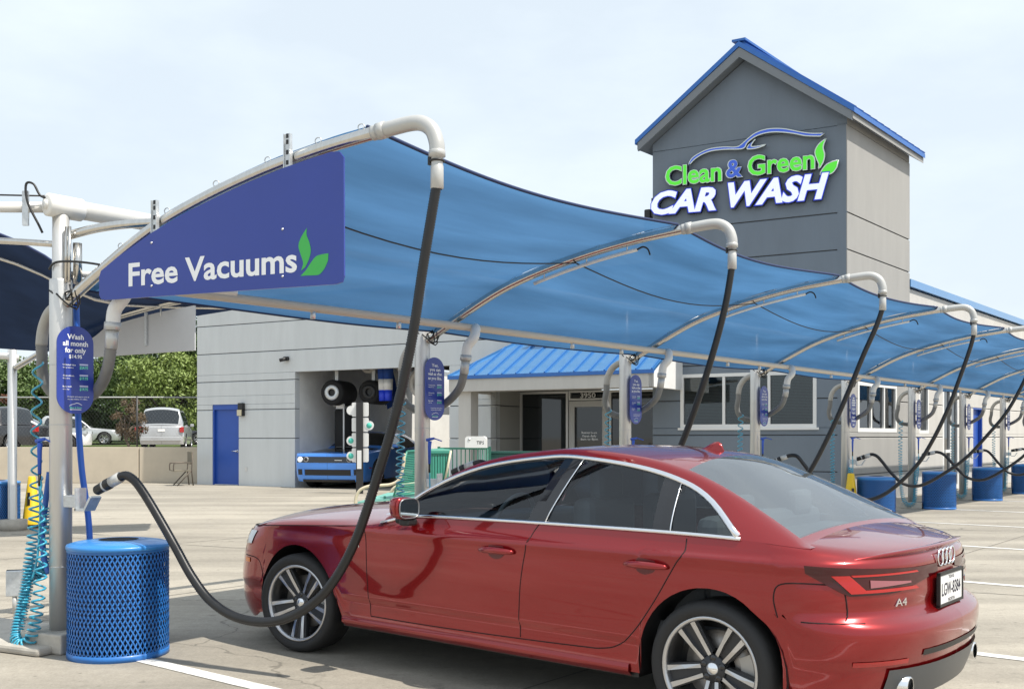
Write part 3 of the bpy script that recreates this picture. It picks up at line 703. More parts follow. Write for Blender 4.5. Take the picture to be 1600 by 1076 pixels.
put_text('badge', chrome, red_car, lambda a, b, c: (xtail(a - .48, .665) + .004 + c, a - .48, .655 + b), 'A4', fit_w=.078, cap=.036, off=.0, ext=.003, align='CENTER')
put_text('badge', chrome, red_car, lambda a, b, c: (xtail(a + .50, .665) + .004 + c, a + .50, .668 + b), 'TFSI', fit_w=.11, cap=.028, off=.02, ext=.004, align='CENTER')
boot_patch('bumper_insert', blackp, -0.42, 0.42, .430, .458, 0.004); boot_patch('diffuser', mat('diffuser_grey', (0.075, 0.08, 0.085), 0.4), -0.62, 0.62, .232, .385, 0.012, 14)
for y in (-0.50, 0.50):
    b = MB(); b.lathe([(0.036, 0), (0.045, 0), (0.045, -.12)], 20, (xtail(y, .31) + .035, y, .30), 'x'); b.lathe([(0.001, -.05), (0.037, -.05)], 20, (xtail(y, .31) + .035, y, .30), 'x'); b.build('exhaust_tip', chrome, red_car)
# boot lid lip, antenna fin, side skirt
b = MB(); rows = []
for i in range(25):
    y = -0.70 + 1.40*i/24; x = xtail(y, .878); z = .892 - .030*(abs(y)/.70)**4
    rows.append([(x - .10, y, z - .005), (x - .02, y, z + .008), (x + .022, y, z + .010), (x + .012, y, z - .004), (x - .015, y, z - .03)])
b.grid(rows); b.build('boot_spoiler', red, red_car)
b = MB(); 
rows = []
for i in range(9):
    t = i/8; zt = [0.0, .012, .024, .035, .044, .050, .052, .040, .0][i]; wdt = 0.022*math.sin(PI*min(1, .12 + t*.88))**.5
    x = 2.50 + .14*t; zb = spl(s.topc, x) - .004
    rows.append([(x, -wdt, zb), (x + .01, -wdt*.35, zb + zt*.7), (x + .015, 0, zb + zt), (x + .01, wdt*.35, zb + zt*.7), (x, wdt, zb)])
b.grid(rows); b.build('antenna_fin', red, red_car)
for sd in (-1, 1):
    b = MB(); rows = []
    for i in range(21):
        x = 0.44 + 2.15*i/20; y = s.yside(x, .27); rows.append([(x, sd*(y - .015), .30), (x, sd*(y + .012), .285), (x, sd*(y + .014), .255), (x, sd*(y - .02), .225)])
    b.grid(rows); b.build('side_skirt', red, red_car)
    bd = MB(); bd.box((0.56, sd*(s.yside(.58, .745) - .004), .735), (0.615, sd*(s.yside(.58, .745) + .004), .755)); bd.build('fender_badge', chrome, red_car)
# cabin seen through the glass
cab = mat('cabin_dark', (0.10, 0.112, 0.125), 0.8)
b = MB(); b.box((0.9, -0.74, .40), (3.2, .74, .50)); b.box((0.92, -.72, .5), (1.22, .72, .93), .03); b.box((2.95, -.70, .5), (3.40, .70, .925)); b.build('cabin_floor', cab, red_car)
for y in (-0.36, 0.36):
    b = MB(); b.box((1.62, y - .25, .5), (2.10, y + .25, .68), .05); b.box((2.02, y - .24, .6), (2.16, y + .24, 1.08), .05); b.box((2.06, y - .13, 1.06), (2.15, y + .13, 1.24), .04); b.build('front_seat', cab, red_car)
    b = MB(); b.box((2.90, y - .12, .98), (2.97, y + .12, 1.12), .03); b.build('headrest', cab, red_car)
b = MB(); b.box((2.50, -.66, .5), (2.9, .66, .70), .05); b.box((2.82, -.64, .6), (2.96, .64, 1.02), .05); b.build('rear_seat', cab, red_car)
b = MB(); b.tube([(1.42 + .06*math.sin(2*PI*k/28), -.36 + .18*math.cos(2*PI*k/28), .90 + .17*math.sin(2*PI*k/28)) for k in range(28)], .014, 8, closed=True); b.tube([(1.2, -.36, .86), (1.42, -.36, .90)], .03, 8); b.build('steering_wheel', cab, red_car)
b = MB(); b.box((1.52, -.08, 1.19), (1.545, .10, 1.25), .01); b.build('rear_view_mirror', blackp, red_car)

# ------------------------------------------------------------------ vacuum canopy
ARM = [(0.05, 2.315), (0.39, 2.515), (0.81, 2.735), (1.21, 2.880), (1.66, 3.000), (2.10, 3.085), (2.53, 3.140), (2.72, 3.155)]
def armz(a): return spl(ARM, a)
def resample(P, step):
    P = [V3(p) for p in P]; out = [P[0]]; acc = 0.0
    for a, b in zip(P, P[1:]):
        d = (b - a).length
        if d < 1e-9: continue
        t = step - acc
        while t <= d: out.append(a.lerp(b, t/d)); t += step
        acc = (acc + d) % step if d + acc >= step else acc + d
    return out
def helix(path, r, turns_per_m, wire, per=14):
    """coil following a path; r and turns_per_m are functions of the fraction along it"""
    P = resample(path, 0.004); N = len(P); out = []; ph = 0.0; up = Vector((0.3, 1, 0.1)).normalized(); k = 0; lastph = -9
    for i in range(1, N - 1):
        d = (P[i+1] - P[i-1]).normalized(); up = (up - d*up.dot(d)).normalized(); sd = d.cross(up); t = i/N
        ph += 0.004*turns_per_m(t)*2*PI
        if ph - lastph > 2*PI/per: out.append(P[i] + (up*math.cos(ph) + sd*math.sin(ph))*r(t)); lastph = ph
    b = MB(); b.tube(out, wire, 6); return b
ordn = ['leftmost', 'second', 'third', 'fourth', 'fifth', 'sixth', 'seventh', 'eighth', 'ninth']
POSTL = ['tall brushed steel vacuum post at far left carrying the long blue banner', 'steel vacuum post standing behind the red bonnet with the green bench beside it',
         'steel vacuum post in front of the entrance door, over the red roof', 'steel vacuum post in front of the wide dark window of the tower',
         'steel vacuum post at the tower corner beside the yellow cone', 'steel vacuum post between the three pane window and the narrow window',
         'steel vacuum post just left of the far blue door', 'steel vacuum post just right of the far blue door', 'last steel vacuum post at the right picture edge']
NP = 9
def make_post(n):
    t = thing('vacuum_post', POSTL[0], 'vacuum post', post_xy(1), AANG, 'steel posts of the vacuum row')
    b = MB(); b.lathe([(.001, 0), (.072, 0), (.072, 2.46), (.068, 2.475), (.056, 2.48)], 32); b.build('pole_sleeve', alum, t)
    b = MB(); b.lathe([(.054, 2.47), (.054, 2.92), (.001, 2.925)], 28); b.build('pole', alum, t)
    b = MB(); b.box((-.20, -.17, 0), (.20, .17, .13), .012); b.build('footing', concrete, t)
    b = MB(); b.tube(smooth_path([(a, 0, z) for a, z in ARM[:-1]] + [(2.53, 0, 3.14)], 8), .038, 16); b.build('arm', steel, t)
    b = MB(); b.tube(smooth_path([(2.50, 0, 3.136), (2.62, 0, 3.148), (2.74, 0, 3.158), (2.82, 0, 3.150), (2.885, 0, 3.105), (2.915, 0, 3.03), (2.918, 0, 2.97)], 6), .043, 18); b.build('elbow', pvcg, t)
    b = MB(); b.tube([(2.535, 0, 3.140), (2.585, 0, 3.146)], .048, 18); b.tube([(2.5, 0, 3.136), (2.515, 0, 3.138)], .040, 18); b.build('elbow_collar', pvcg, t)
    b = MB(); b.lathe([(.042, 2.99), (.047, 2.985), (.047, 2.955), (.033, 2.95), (.033, 2.905), (.036, 2.90), (.037, 2.78), (.028, 2.775)], 18, (2.918, 0, 0)); b.build('hose_cuff', pvcg, t)
    b = MB(); b.tube([(2.918 + .038*math.cos(2*PI*k/20), .038*math.sin(2*PI*k/20), 2.93) for k in range(20)], .006, 6, closed=True); b.box((2.870, -.02, 2.91), (2.888, .0, 2.955)); b.build('hose_clamp', blackp, t)
    # tube light slung under the arm, with its cord
    b = MB(); b.tube([(a, 0.0, armz(a) - .085) for a in [1.15 + .12*i for i in range(9)]], .016, 8); b.build('light_tube', pvc, t)
    b = MB(); b.tube(smooth_path([(2.11, 0, 3.0), (2.16, 0, 3.02), (2.2, .01, 3.0), (2.22, .01, 2.95)], 5), .008, 6); b.build('light_cord', blackp, t)
    for a in (1.25, 1.65, 2.02):
        b = MB(); b.tube([(a, 0, armz(a)), (a, 0, armz(a) - .09)], .007, 6); b.build('light_hanger', galv, t)
    for a in (.55, .95, 1.35, 1.75, 2.12, 2.42):
        b = MB(); b.tube([(a + .022*math.cos(2*PI*k/12), 0, armz(a) + .055 + .018*math.sin(2*PI*k/12)) for k in range(12)], .0035, 5, closed=True); b.build('eye_bolt', galv, t)
    # white outlet and the grey U shaped flex pipe that loops round the post
    b = MB(); b.tube(smooth_path([(.47, .17, 2.43), (.505, .11, 2.41), (.52, .05, 2.33), (.465, .03, 2.25), (.447, .03, 2.14)], 6), .046, 16); b.build('pipe_elbow', pvc, t)
    b = MB(); b.tube([(.447, .03, 2.17), (.443, .03, 2.12)], .053, 16); b.tube([(.443, .03, 2.12), (.425, .035, 2.0)], .041, 16); b.build('pipe_collar', pvcg, t)
    P = resample(smooth_path([(.425, .035, 2.01), (.37, .06, 1.88), (.22, .14, 1.77), (.05, .20, 1.70), (-.12, .20, 1.67), (-.25, .15, 1.72), (-.29, .10, 1.84), (-.265, .07, 1.98), (-.26, .06, 2.06)], 8), .011)
    b = MB(); b.tube(P, [.037 + (.0022 if i % 2 else -.0012) for i in range(len(P))], 14); b.build('flex_pipe', flexg, t)
    b = MB(); b.tube(smooth_path([(-.26, .06, 2.05), (-.24, .06, 2.16), (-.17, .05, 2.26), (-.07, .04, 2.31), (0, .03, 2.31)], 6), .039, 14); b.build('side_elbow', mat('aged_pvc', (0.40, 0.385, 0.35), 0.45, 0, 0.1, 6), t)
    b = MB()
    for k in range(7):
        a = 2*PI*k/7; b.tube(smooth_path([(.06*math.cos(a), .075*math.sin(a) - .01, 2.38 + .02*math.sin(3*a)), (.1 + .05*math.cos(a + 1), -.06*math.cos(a), 2.33 + .06*math.sin(a)), (.16 + .04*math.sin(2*a), .04*math.sin(a), 2.40 + .05*math.cos(a))], 4), .006, 5)
    b.build('cable_bundle', blackp, t)
    b = MB(); b.box((.06, -.035, .95), (.18, .035, 1.03), .004); b.build('holder_bracket', galv, t)
    b = MB(); b.prism([(.18, .93), (.27, .93), (.33, 1.02), (.315, 1.03), (.262, .945), (.18, .945)], -.045, .045); b.box((.18, -.045, .93), (.19, .045, 1.08)); b.build('nozzle_holder', galv, t)
    for z in (.55, 1.5, 1.9):
        b = MB(); b.tube([(.0735*math.cos(2*PI*k/24), .0735*math.sin(2*PI*k/24), z) for k in range(24)], .002, 4, closed=True); b.build('band', galv, t)
    return t
p0 = make_post(1)
posts = [p0] + [dup(p0, post_xy(n), AANG, POSTL[n-1]) for n in range(2, NP + 1)]
# first post alone: banner struts, tie pipe
for a in (.905, 1.945):
    b = MB(); z = armz(a); b.box((a - .022, -.062, z - .16), (a + .022, -.045, z + .13)); b.box((a - .024, -.07, z - .16), (a - .018, -.045, z + .13)); b.box((a + .018, -.07, z - .16), (a + .024, -.045, z + .13)); b.build('banner_strut', galv, posts[0])
    for dz in (-.11, -.05, .01, .07, .105):
        b = MB(); b.box((a - .008, -.064, z + dz), (a + .008, -.0605, z + dz + .026)); b.build('strut_slot', blackp, posts[0])
b = MB(); b.tube(smooth_path([(.04, .02, 2.77), (.25, .10, 2.82), (.5, .22, 2.85), (.85, .40, 2.86)], 6), .030, 12); b.build('tie_pipe', steel, posts[0])
b = MB(); b.tube([(.10, .05, 2.45), (.10, .05, 2.72)], .03, 12); b.tube([(.075, -.02, 2.45), (.075, -.02, 2.82)], .012, 8); b.tube([(.105, -.02, 2.45), (.105, -.02, 2.82)], .012, 8); b.build('pipe_stubs', steel, posts[0])
b = MB(); b.tube(smooth_path([(-.04, -.06, 2.54), (.05, -.07, 2.58), (.3, -.05, 2.56), (.6, .05, 2.50)], 6), .008, 6); b.build('cable', blackp, posts[0])
b = MB(); b.tube(smooth_path([(0, .05, 2.52), (.3, .15, 2.50), (.7, .4, 2.44), (1.0, .6, 2.40)], 5), .02, 8); b.build('conduit', pvc, posts[0])

# banner
def armfr(n, off=0.0):                                            # a along the arm, b up, c towards the viewer
    x0, y0 = post_xy(n); return lambda a, b, c: (x0 + A[0]*a - AP[0]*(c + off), y0 + A[1]*a - AP[1]*(c + off), b)
ban = thing('banner', 'long blue curved banner reading Free Vacuums under the first canopy arm', 'banner', post_xy(1), AANG)
top = [(.445, 2.45), (.46, 2.49), (.60, 2.565), (.89, 2.695), (1.15, 2.790), (1.41, 2.865), (1.66, 2.930), (1.92, 2.985), (2.10, 3.015), (2.27, 3.040), (2.325, 3.035), (2.355, 3.0)]
bot = [(2.358, 2.33), (2.345, 2.295), (2.30, 2.285), (1.4, 2.293), (.50, 2.300), (.462, 2.308), (.445, 2.335)]
b = MB(); b.prism(top + bot, -.068, -.080); pan = b.build('panel', signblue, ban)
bf = armfr(1, .0805)
put_text('lettering', printwhite, pan, lambda a, b, c: (.705 + a, -.0815 - c, 2.378 + b), 'Free Vacuums', fit_w=1.325, cap=.147, off=.023)
def px_poly(P, D, pts): return [on(P, D, u, v) for u, v in pts]
def leafs(scale_px, ox, oy):
    return None
def bez(pts, n=6): return [(p.x, p.y) for p in smooth_path([(a, b, 0) for a, b in pts], n)]
def zoomed(pts, x0, y0, k): return [(x0 + a/k, y0 + b/k) for a, b in pts]
for nm, L_, R_ in (('leaf', [(1345, 533), (1310, 590), (1295, 640), (1308, 690), (1322, 735), (1317, 765), (1308, 790)], [(1335, 765), (1358, 715), (1368, 665), (1358, 615), (1343, 575), (1345, 533)]),
                   ('leaf', [(1307, 816), (1340, 780), (1370, 735), (1400, 700), (1440, 688), (1479, 682)], [(1470, 725), (1450, 770), (1420, 806), (1385, 812), (1345, 813), (1307, 816)])):
    poly = bez(L_, 4)[:-1] + bez(R_, 4)[:-1]
    pts = px_poly(post_xy(1), A, zoomed(poly, 140, 220, 3.81)); b = MB(); b.add([(a, -.0815, z) for a, z in pts], [tuple(range(len(pts)))]); b.build(nm, leafgreen, pan)
for a, z in ((.90, 2.635), (1.925, 2.63), (.90, 2.365), (1.925, 2.355)):
    b = MB(); b.lathe([(.001, -.0875), (.006, -.086), (.008, -.0815)], 10, (a, 0, z), 'y'); b.build('screw', zinc, pan)

# shade fabric, one sail per bay
can = thing('shade_canopy', 'long sky blue fabric shade canopy stretched over the vacuum arms', 'canopy', post_xy(1), 0)
ox, oy = post_xy(1)
for n in range(1, NP):
    (xa, ya), (xb, yb) = post_xy(n), post_xy(n + 1); rows = []; NI, NJ = 26, 30
    rnd = random.Random(n)
    for i in range(NI + 1):
        t = i/NI; sg = math.sin(PI*t); row = []
        for j in range(NJ + 1):
            u = j/NJ; a0, a1 = .12 + .03*sg, 2.46 - .13*sg; a = lerp(a0, a1, u)
            z = armz(a) + .046 - .085*sg**1.1*(0.35 + .65*math.sin(PI*min(1, .12 + u*.88)))
            wr = .010*sg*math.sin(u*21 + 2.1*t + n) + .007*sg*math.sin(u*34 - 3*t + 2*n) + .012*mnoise.noise((t*1.5, u*7, n*3.3))
            row.append((lerp(xa, xb, t) + A[0]*a - ox, lerp(ya, yb, t) + A[1]*a - oy, z + wr))
        rows.append(row)
    b = MB(); b.grid(rows); f = b.build('fabric_sail', fab_blue, can)
    b = MB(); b.tube([Vector(r[-1]) for r in rows], .012, 6); b.build('edge_hem', mat('hem_navy', (0.014, 0.030, 0.10), 0.7), f)
    b = MB(); b.tube([Vector(r[0]) for r in rows], .010, 6); b.build('edge_hem', mat('hem_navy', (0, 0, 0)), f)
    b = MB(); b.tube([(lerp(xa, xb, t) + A[0]*1.55 - ox, lerp(ya, yb, t) + A[1]*1.55 - oy, armz(1.55) - .045 - .16*math.sin(PI*t)) for t in [k/14 for k in range(15)]], .006, 6); b.build('sag_cable', blackp, f)
# header pipe along the posts and the white manifold above
x9, y9 = post_xy(NP)
t = thing('header_pipe', 'cream header pipe running along the posts under the blue canopy', 'pipe', post_xy(1), 0)
b = MB(); q0 = loc2(post_xy(1), .46, .16); q1 = loc2(post_xy(NP), .46, .16); b.tube([(q0[0] - ox, q0[1] - oy, 2.43), (q1[0] - ox, q1[1] - oy, 2.43)], .034, 16); b.build('pipe', mat('cream_pvc', (0.70, 0.62, 0.52), 0.4), t)
for n in range(1, NP):
    for tt in (.45, .72):
        c = (lerp(post_xy(n)[0], post_xy(n+1)[0], tt) + A[0]*.46 + AP[0]*.16 - ox, lerp(post_xy(n)[1], post_xy(n+1)[1], tt) + A[1]*.46 + AP[1]*.16 - oy)
        b = MB(); b.tube([(c[0], c[1], 2.41), (c[0], c[1], 2.345)], .022, 10); b.build('pipe_fitting', galv, t)
t = thing('manifold_pipe', 'thick white manifold pipe with a capped end on top of the leftmost post', 'pipe', post_xy(1), RANG)
b = MB(); b.tube([(.12, 0, 2.965), (30.0, 0, 2.965)], .062, 24); b.build('pipe', pvc, t)
b = MB(); b.tube([(-.10, 0, 2.965), (-.09, 0, 2.965), (.14, 0, 2.965), (.15, 0, 2.965)], [.060, .076, .076, .066], 24); b.tube([(-.11, 0, 2.965), (-.09, 0, 2.965)], [.035, .035], 8); b.build('end_cap', pvc, t)
t = thing('crossover_pipe', 'thin white pipe running off to the left from the capped manifold', 'pipe', post_xy(1), 0)
b = MB(); b.tube([(-.05, .02, 2.965), (-1.6, .10, 2.99)], .036, 16); b.build('pipe', pvc, t)
b = MB(); b.box((-.235, -.055, 2.83), (-.195, -.035, 3.06)); b.build('strut', galv, t)
b = MB(); b.tube([(-.02, -.03, 3.03), (-.5, -.03, 3.04), (-1.6, -.0, 3.06)], .006, 6); b.tube(smooth_path([(-.02, -.06, 3.01), (-.1, -.07, 3.02), (-.15, -.07, 3.10), (-.2, -.07, 3.10), (-.19, -.07, 2.98), (-.12, -.06, 2.83), (-.1, -.05, 2.78)], 6), .008, 6); b.build('cable', blackp, t)
b = MB(); b.tube(smooth_path([(-.05, .03, 2.72), (-.4, .08, 2.75), (-.9, .12, 2.77), (-1.6, .2, 2.77)], 5), .022, 10); b.build('conduit', steel, t)

# vacuum hoses
HOSE1 = [(2.918, 2.80), (2.89, 2.66), (2.83, 2.35), (2.76, 1.96), (2.66, 1.57), (2.53, 1.19), (2.38, .82), (2.20, .55), (1.99, .39), (1.76, .315), (1.51, .325), (1.31, .41), (1.16, .55), (1.03, .72), (.89, .90), (.77, 1.045), (.68, 1.135), (.60, 1.17), (.52, 1.145)]
HOSE4 = [(2.918, 2.80), (2.87, 2.6), (2.74, 2.2), (2.59, 1.78), (2.40, 1.36), (2.18, 1.0), (1.81, .64), (1.47, .53), (1.10, .63), (.85, .83), (.70, 1.02), (.60, 1.14), (.50, 1.15), (.42, 1.12)]
HOSE5 = [(2.918, 2.80), (2.84, 2.5), (2.70, 2.15), (2.52, 1.8), (2.30, 1.50), (1.95, 1.08), (1.60, .80), (1.25, .60), (.98, .62), (.78, .80), (.62, 1.0), (.53, 1.09), (.44, 1.12), (.38, 1.10)]
HOSE2 = [(2.918, 2.80), (2.86, 2.5), (2.76, 2.15), (2.62, 1.75), (2.45, 1.34), (2.25, .95), (1.95, .62), (1.6, .5), (1.3, .56), (1.05, .75), (.86, .98), (.72, 1.14), (.62, 1.19), (.52, 1.16)]
HOSE3 = [(2.918, 2.80), (2.87, 2.6), (2.76, 2.3), (2.62, 1.9), (2.42, 1.4), (2.18, .93), (1.9, .66), (1.55, .55), (1.25, .60), (1.0, .78), (.82, .98), (.70, 1.12), (.60, 1.16), (.5, 1.13)]
HL = ['long black vacuum hose hanging in front of the red car from the first arm', 'black vacuum hose dropping from the second arm behind the red roof', 'black vacuum hose dropping from the third arm behind the sloping rear window',
      'black vacuum hose sagging in front of the nearest right hand blue bin', 'black vacuum hose sagging low before the blue bin at the three pane window', 'black vacuum hose sagging across the bin near the far blue door', 'black vacuum hose on the post left of the far blue door', 'black vacuum hose on the post right of the far blue door', 'black vacuum hose on the last post at the right edge']
for n in range(1, NP + 1):
    H = {1: HOSE1, 2: HOSE2, 3: HOSE3, 4: HOSE4}.get(n, HOSE5)
    t = thing('vacuum_hose', HL[n-1], 'hose', post_xy(n), AANG, 'vacuum hoses hanging from the arms')
    rj = random.Random(40 + n); ja, jz = (0, 0) if n in (1, 4) else (rj.uniform(-.08, .08), rj.uniform(-.07, .09))
    H = [(a + ja*math.sin(PI*i/(len(H)-1)), z + jz*math.sin(PI*i/(len(H)-1))**2) for i, (a, z) in enumerate(H)]
    P = resample(smooth_path([(a, -.004 + .03*ja*10*math.sin(PI*i/(len(H)-1)), z) for i, (a, z) in enumerate(H)], 10), .0075 if n <= 2 else .02)
    b = MB(); b.tube(P, [(.0275 + (.0022 if i % 2 else -.0016)) if n <= 2 else .027 for i in range(len(P))], 12); b.build('hose', blackhose, t)
    e = P[-1]; d = (P[-1] - P[-4]).normalized()
    b = MB(); b.tube([e - d*.03, e + d*.06], .036, 14); b.build('grey_cuff', pvcg, t)
    b = MB(); b.tube([e + d*.06, e + d*.075, e + d*.11, e + d*.115, e + d*.20, e + d*.21], [.030, .038, .038, .034, .033, .026], 16); b.build('nozzle', blackp, t)
    b = MB(); b.tube([e + d*.112, e + d*.128], .037, 14); b.build('nozzle_ring', pvcg, t)

# coiled air hoses with a blow gun
AL = ['teal coiled air hose with blue gun hanging left of the leftmost post', 'teal coiled air hose on the post behind the red bonnet', 'teal coiled air hose with blue gun on the post before the entrance', 'blue coiled air hose slung from the post at the wide window',
      'teal coiled air hose on the tower corner post', 'teal coiled air hose on the post after the three pane window', 'teal coiled air hose on the post left of the far blue door', 'teal coiled air hose on the post right of the far blue door', 'teal coiled air hose on the last post']
def air_hose(n, first):
    t = thing('air_hose', AL[n-1], 'air hose', post_xy(n), AANG, 'coiled air hoses on the vacuum posts')
    if first:
        path = smooth_path([(-.195, -.02, 1.93), (-.20, -.03, 1.5), (-.20, -.03, 1.1), (-.215, -.04, .75), (-.225, -.09, .40), (-.225, -.16, .13), (-.18, -.19, .055), (-.11, -.20, .05), (-.05, -.18, .12), (-.05, -.13, .40), (-.07, -.09, .75), (-.10, -.07, 1.0), (-.12, -.06, 1.14)], 8)
        tp = lambda f: 7.5 if f < .22 else (lerp(7.5, 18, (f - .22)/.16) if f < .38 else (lerp(18, 46, (f - .38)/.08) if f < .46 else (50 if f < .60 else (lerp(34, 13, min(1, (f - .60)/.18))))))
        rr = lambda f: .032 if f < .25 else (.038 if f < .80 else .038*max(.05, 1 - (f - .80)/.2))
        b = helix(path, rr, tp, .0075)
    else:
        path = smooth_path([(-.20, -.04, 1.75), (-.21, -.05, 1.2), (-.20, -.07, .7), (-.17, -.12, .30), (-.08, -.17, .09), (.05, -.16, .12), (.08, -.12, .45), (.10, -.10, .9)], 6)
        b = helix(path, lambda f: .038, lambda f: lerp(9, 30, min(1, f*1.6)), .007, 9)
    b.build('coil', teal, t)
    gx, gy, gz = (-.125, -.065, 1.36) if first else (.13, -.09, 1.36)
    b = MB(); b.tube([(gx, gy, gz - .19), (gx, gy, gz - .03), (gx + .005, gy, gz + .02)], [.012, .016, .018], 10); b.tube([(gx - .03, gy, gz + .03), (gx + .05, gy, gz + .045)], [.015, .011], 10); b.tube([(gx + .05, gy, gz + .045), (gx + .13, gy, gz + .02)], .006, 6); g_ = b.build('air_gun', gunblue, t)
    b = MB(); b.tube([(gx, gy, gz - .27), (gx, gy, gz - .19)], .010, 8); b.build('gun_coupling', blackp, g_)
    b = MB(); b.tube(smooth_path([(gx, gy, gz - .26), (gx + .005, gy, gz - .5), (gx - .01, gy - .01, gz - .75), (gx - .05, gy - .02, gz - .9)], 6), .0075, 6); b.build('supply_line', teal, t)
    return t
for n in range(1, NP + 1): air_hose(n, n == 1)
# loose blue tube behind the first sign, second one by the gun
t = thing('blue_tube', 'bright blue tube hanging from the first price sign down behind the bin', 'tube', post_xy(1), AANG)
b = MB(); b.tube(smooth_path([(-.02, .14, 2.40), (-.03, .17, 1.9), (-.045, .18, 1.6), (-.02, .19, 1.2), (.04, .20, .8), (.055, .20, .30), (.06, .20, .02)], 6), .021, 12); b.build('tube', tubeblue, t)
t = thing('blue_tube', 'short blue tube hanging below the air gun left of the first post', 'tube', post_xy(1), AANG)
b = MB(); b.tube(smooth_path([(-.12, .01, 1.18), (-.15, .0, .95), (-.165, -.01, .75), (-.13, -.02, .58), (-.09, -.02, .50)], 6), .019, 12); b.build('tube', mat('tube_blue_pale', (0.05, 0.15, 0.50), 0.45), t)
# pool of coil lying behind the post
t = thing('air_hose', 'teal coil lying on the kerb left of the leftmost post', 'air hose', post_xy(1), AANG)
helix(smooth_path([(-.40, .10, .50), (-.34, .06, .47), (-.24, .03, .49), (-.15, .02, .58), (-.12, .02, .75), (-.14, .01, .95)], 8), lambda f: .042, lambda f: 70 if f < .4 else 26, .0075).build('coil', teal, t)

# trash bins of expanded metal
def trash_can(label):
    t = thing('trash_can', label, 'trash can', (0, 0), 0, 'blue mesh bins along the vacuum row')
    r, hgt, nb = .338, .70, 64; dz = .058; b = MB(); hh = .052; nseg = 12*2
    for fam in (-1, 1):
        for k in range(nb):
            a0 = 2*PI*k/nb; vs = []; 
            for i in range(nseg + 1):
                z = .035 + (hgt - .07)*i/nseg; a = a0 + fam*(2*PI/nb)*(i*.5)*(0.93); rr = r + (.003 if (i % 2 == 0) == (fam > 0) else -.002)
                ww = .0052; dr = .0035; ca, sa = math.cos(a), math.sin(a)
                vs += [((rr + dr)*math.cos(a - ww/r), (rr + dr)*math.sin(a - ww/r), z), ((rr + dr)*math.cos(a + ww/r), (rr + dr)*math.sin(a + ww/r), z), ((rr - dr)*ca, (rr - dr)*sa, z)]
            fs = []
            for i in range(nseg):
                for q in range(3): fs.append((i*3 + q, i*3 + (q+1) % 3, i*3 + 3 + (q+1) % 3, i*3 + 3 + q))
            b.add(vs, fs)
    o = b.build('mesh_wall', canblue, t); stuff(o)
    b = MB(); b.lathe([(.001, .05), (.300, .05), (.312, .65), (.30, .66), (.28, .62)], 40); b.build('liner', canliner, t)
    b = MB(); b.lathe([(r - .006, 0.0), (r + .008, 0.0), (r + .008, .040), (r - .006, .040)], 48, closed=True); b.build('base_ring', canblue, t)
    b = MB(); b.lathe([(r - .01, .655), (r + .007, .655), (r + .007, .685), (r - .01, .685)], 48, closed=True); b.build('top_ring', canblue, t)
    b = MB(); b.lathe([(.115, .690), (.120, .712), (.14, .724), (.22, .722), (.30, .712), (.345, .700), (.352, .690), (.350, .672), (.343, .672), (.343, .688), (.14, .70), (.12, .69)], 56); b.build('lid', canlid, t)
    b = MB(); b.lathe([(.001, .7235), (.135, .7255)], 30); b.build('lid_opening', mat('bin_void', (.006, .008, .012), .9), t)  # black disc laid over the lid, painted as the dark of its hole
    return t
c0 = trash_can('blue mesh trash can standing in front of the leftmost vacuum post'); c0.location = (*loc2(post_xy(1), .49, .04), 0); c0.scale = (.915, .915, 1.035)
CL = {5: 'nearest of the far blue mesh trash cans, behind the red boot beside the yellow cone', 6: 'blue mesh trash can under the three pane window', 7: 'blue mesh trash can in front of the far blue door', 8: 'blue mesh trash can at the right picture edge'}
for n in (5, 6, 7, 8): dup(c0, loc2(post_xy(n), .50, .04), .3*n, CL[n])
dup(c0, (-7.98, 15.9), .8, 'blue mesh trash can cut by the left picture edge')

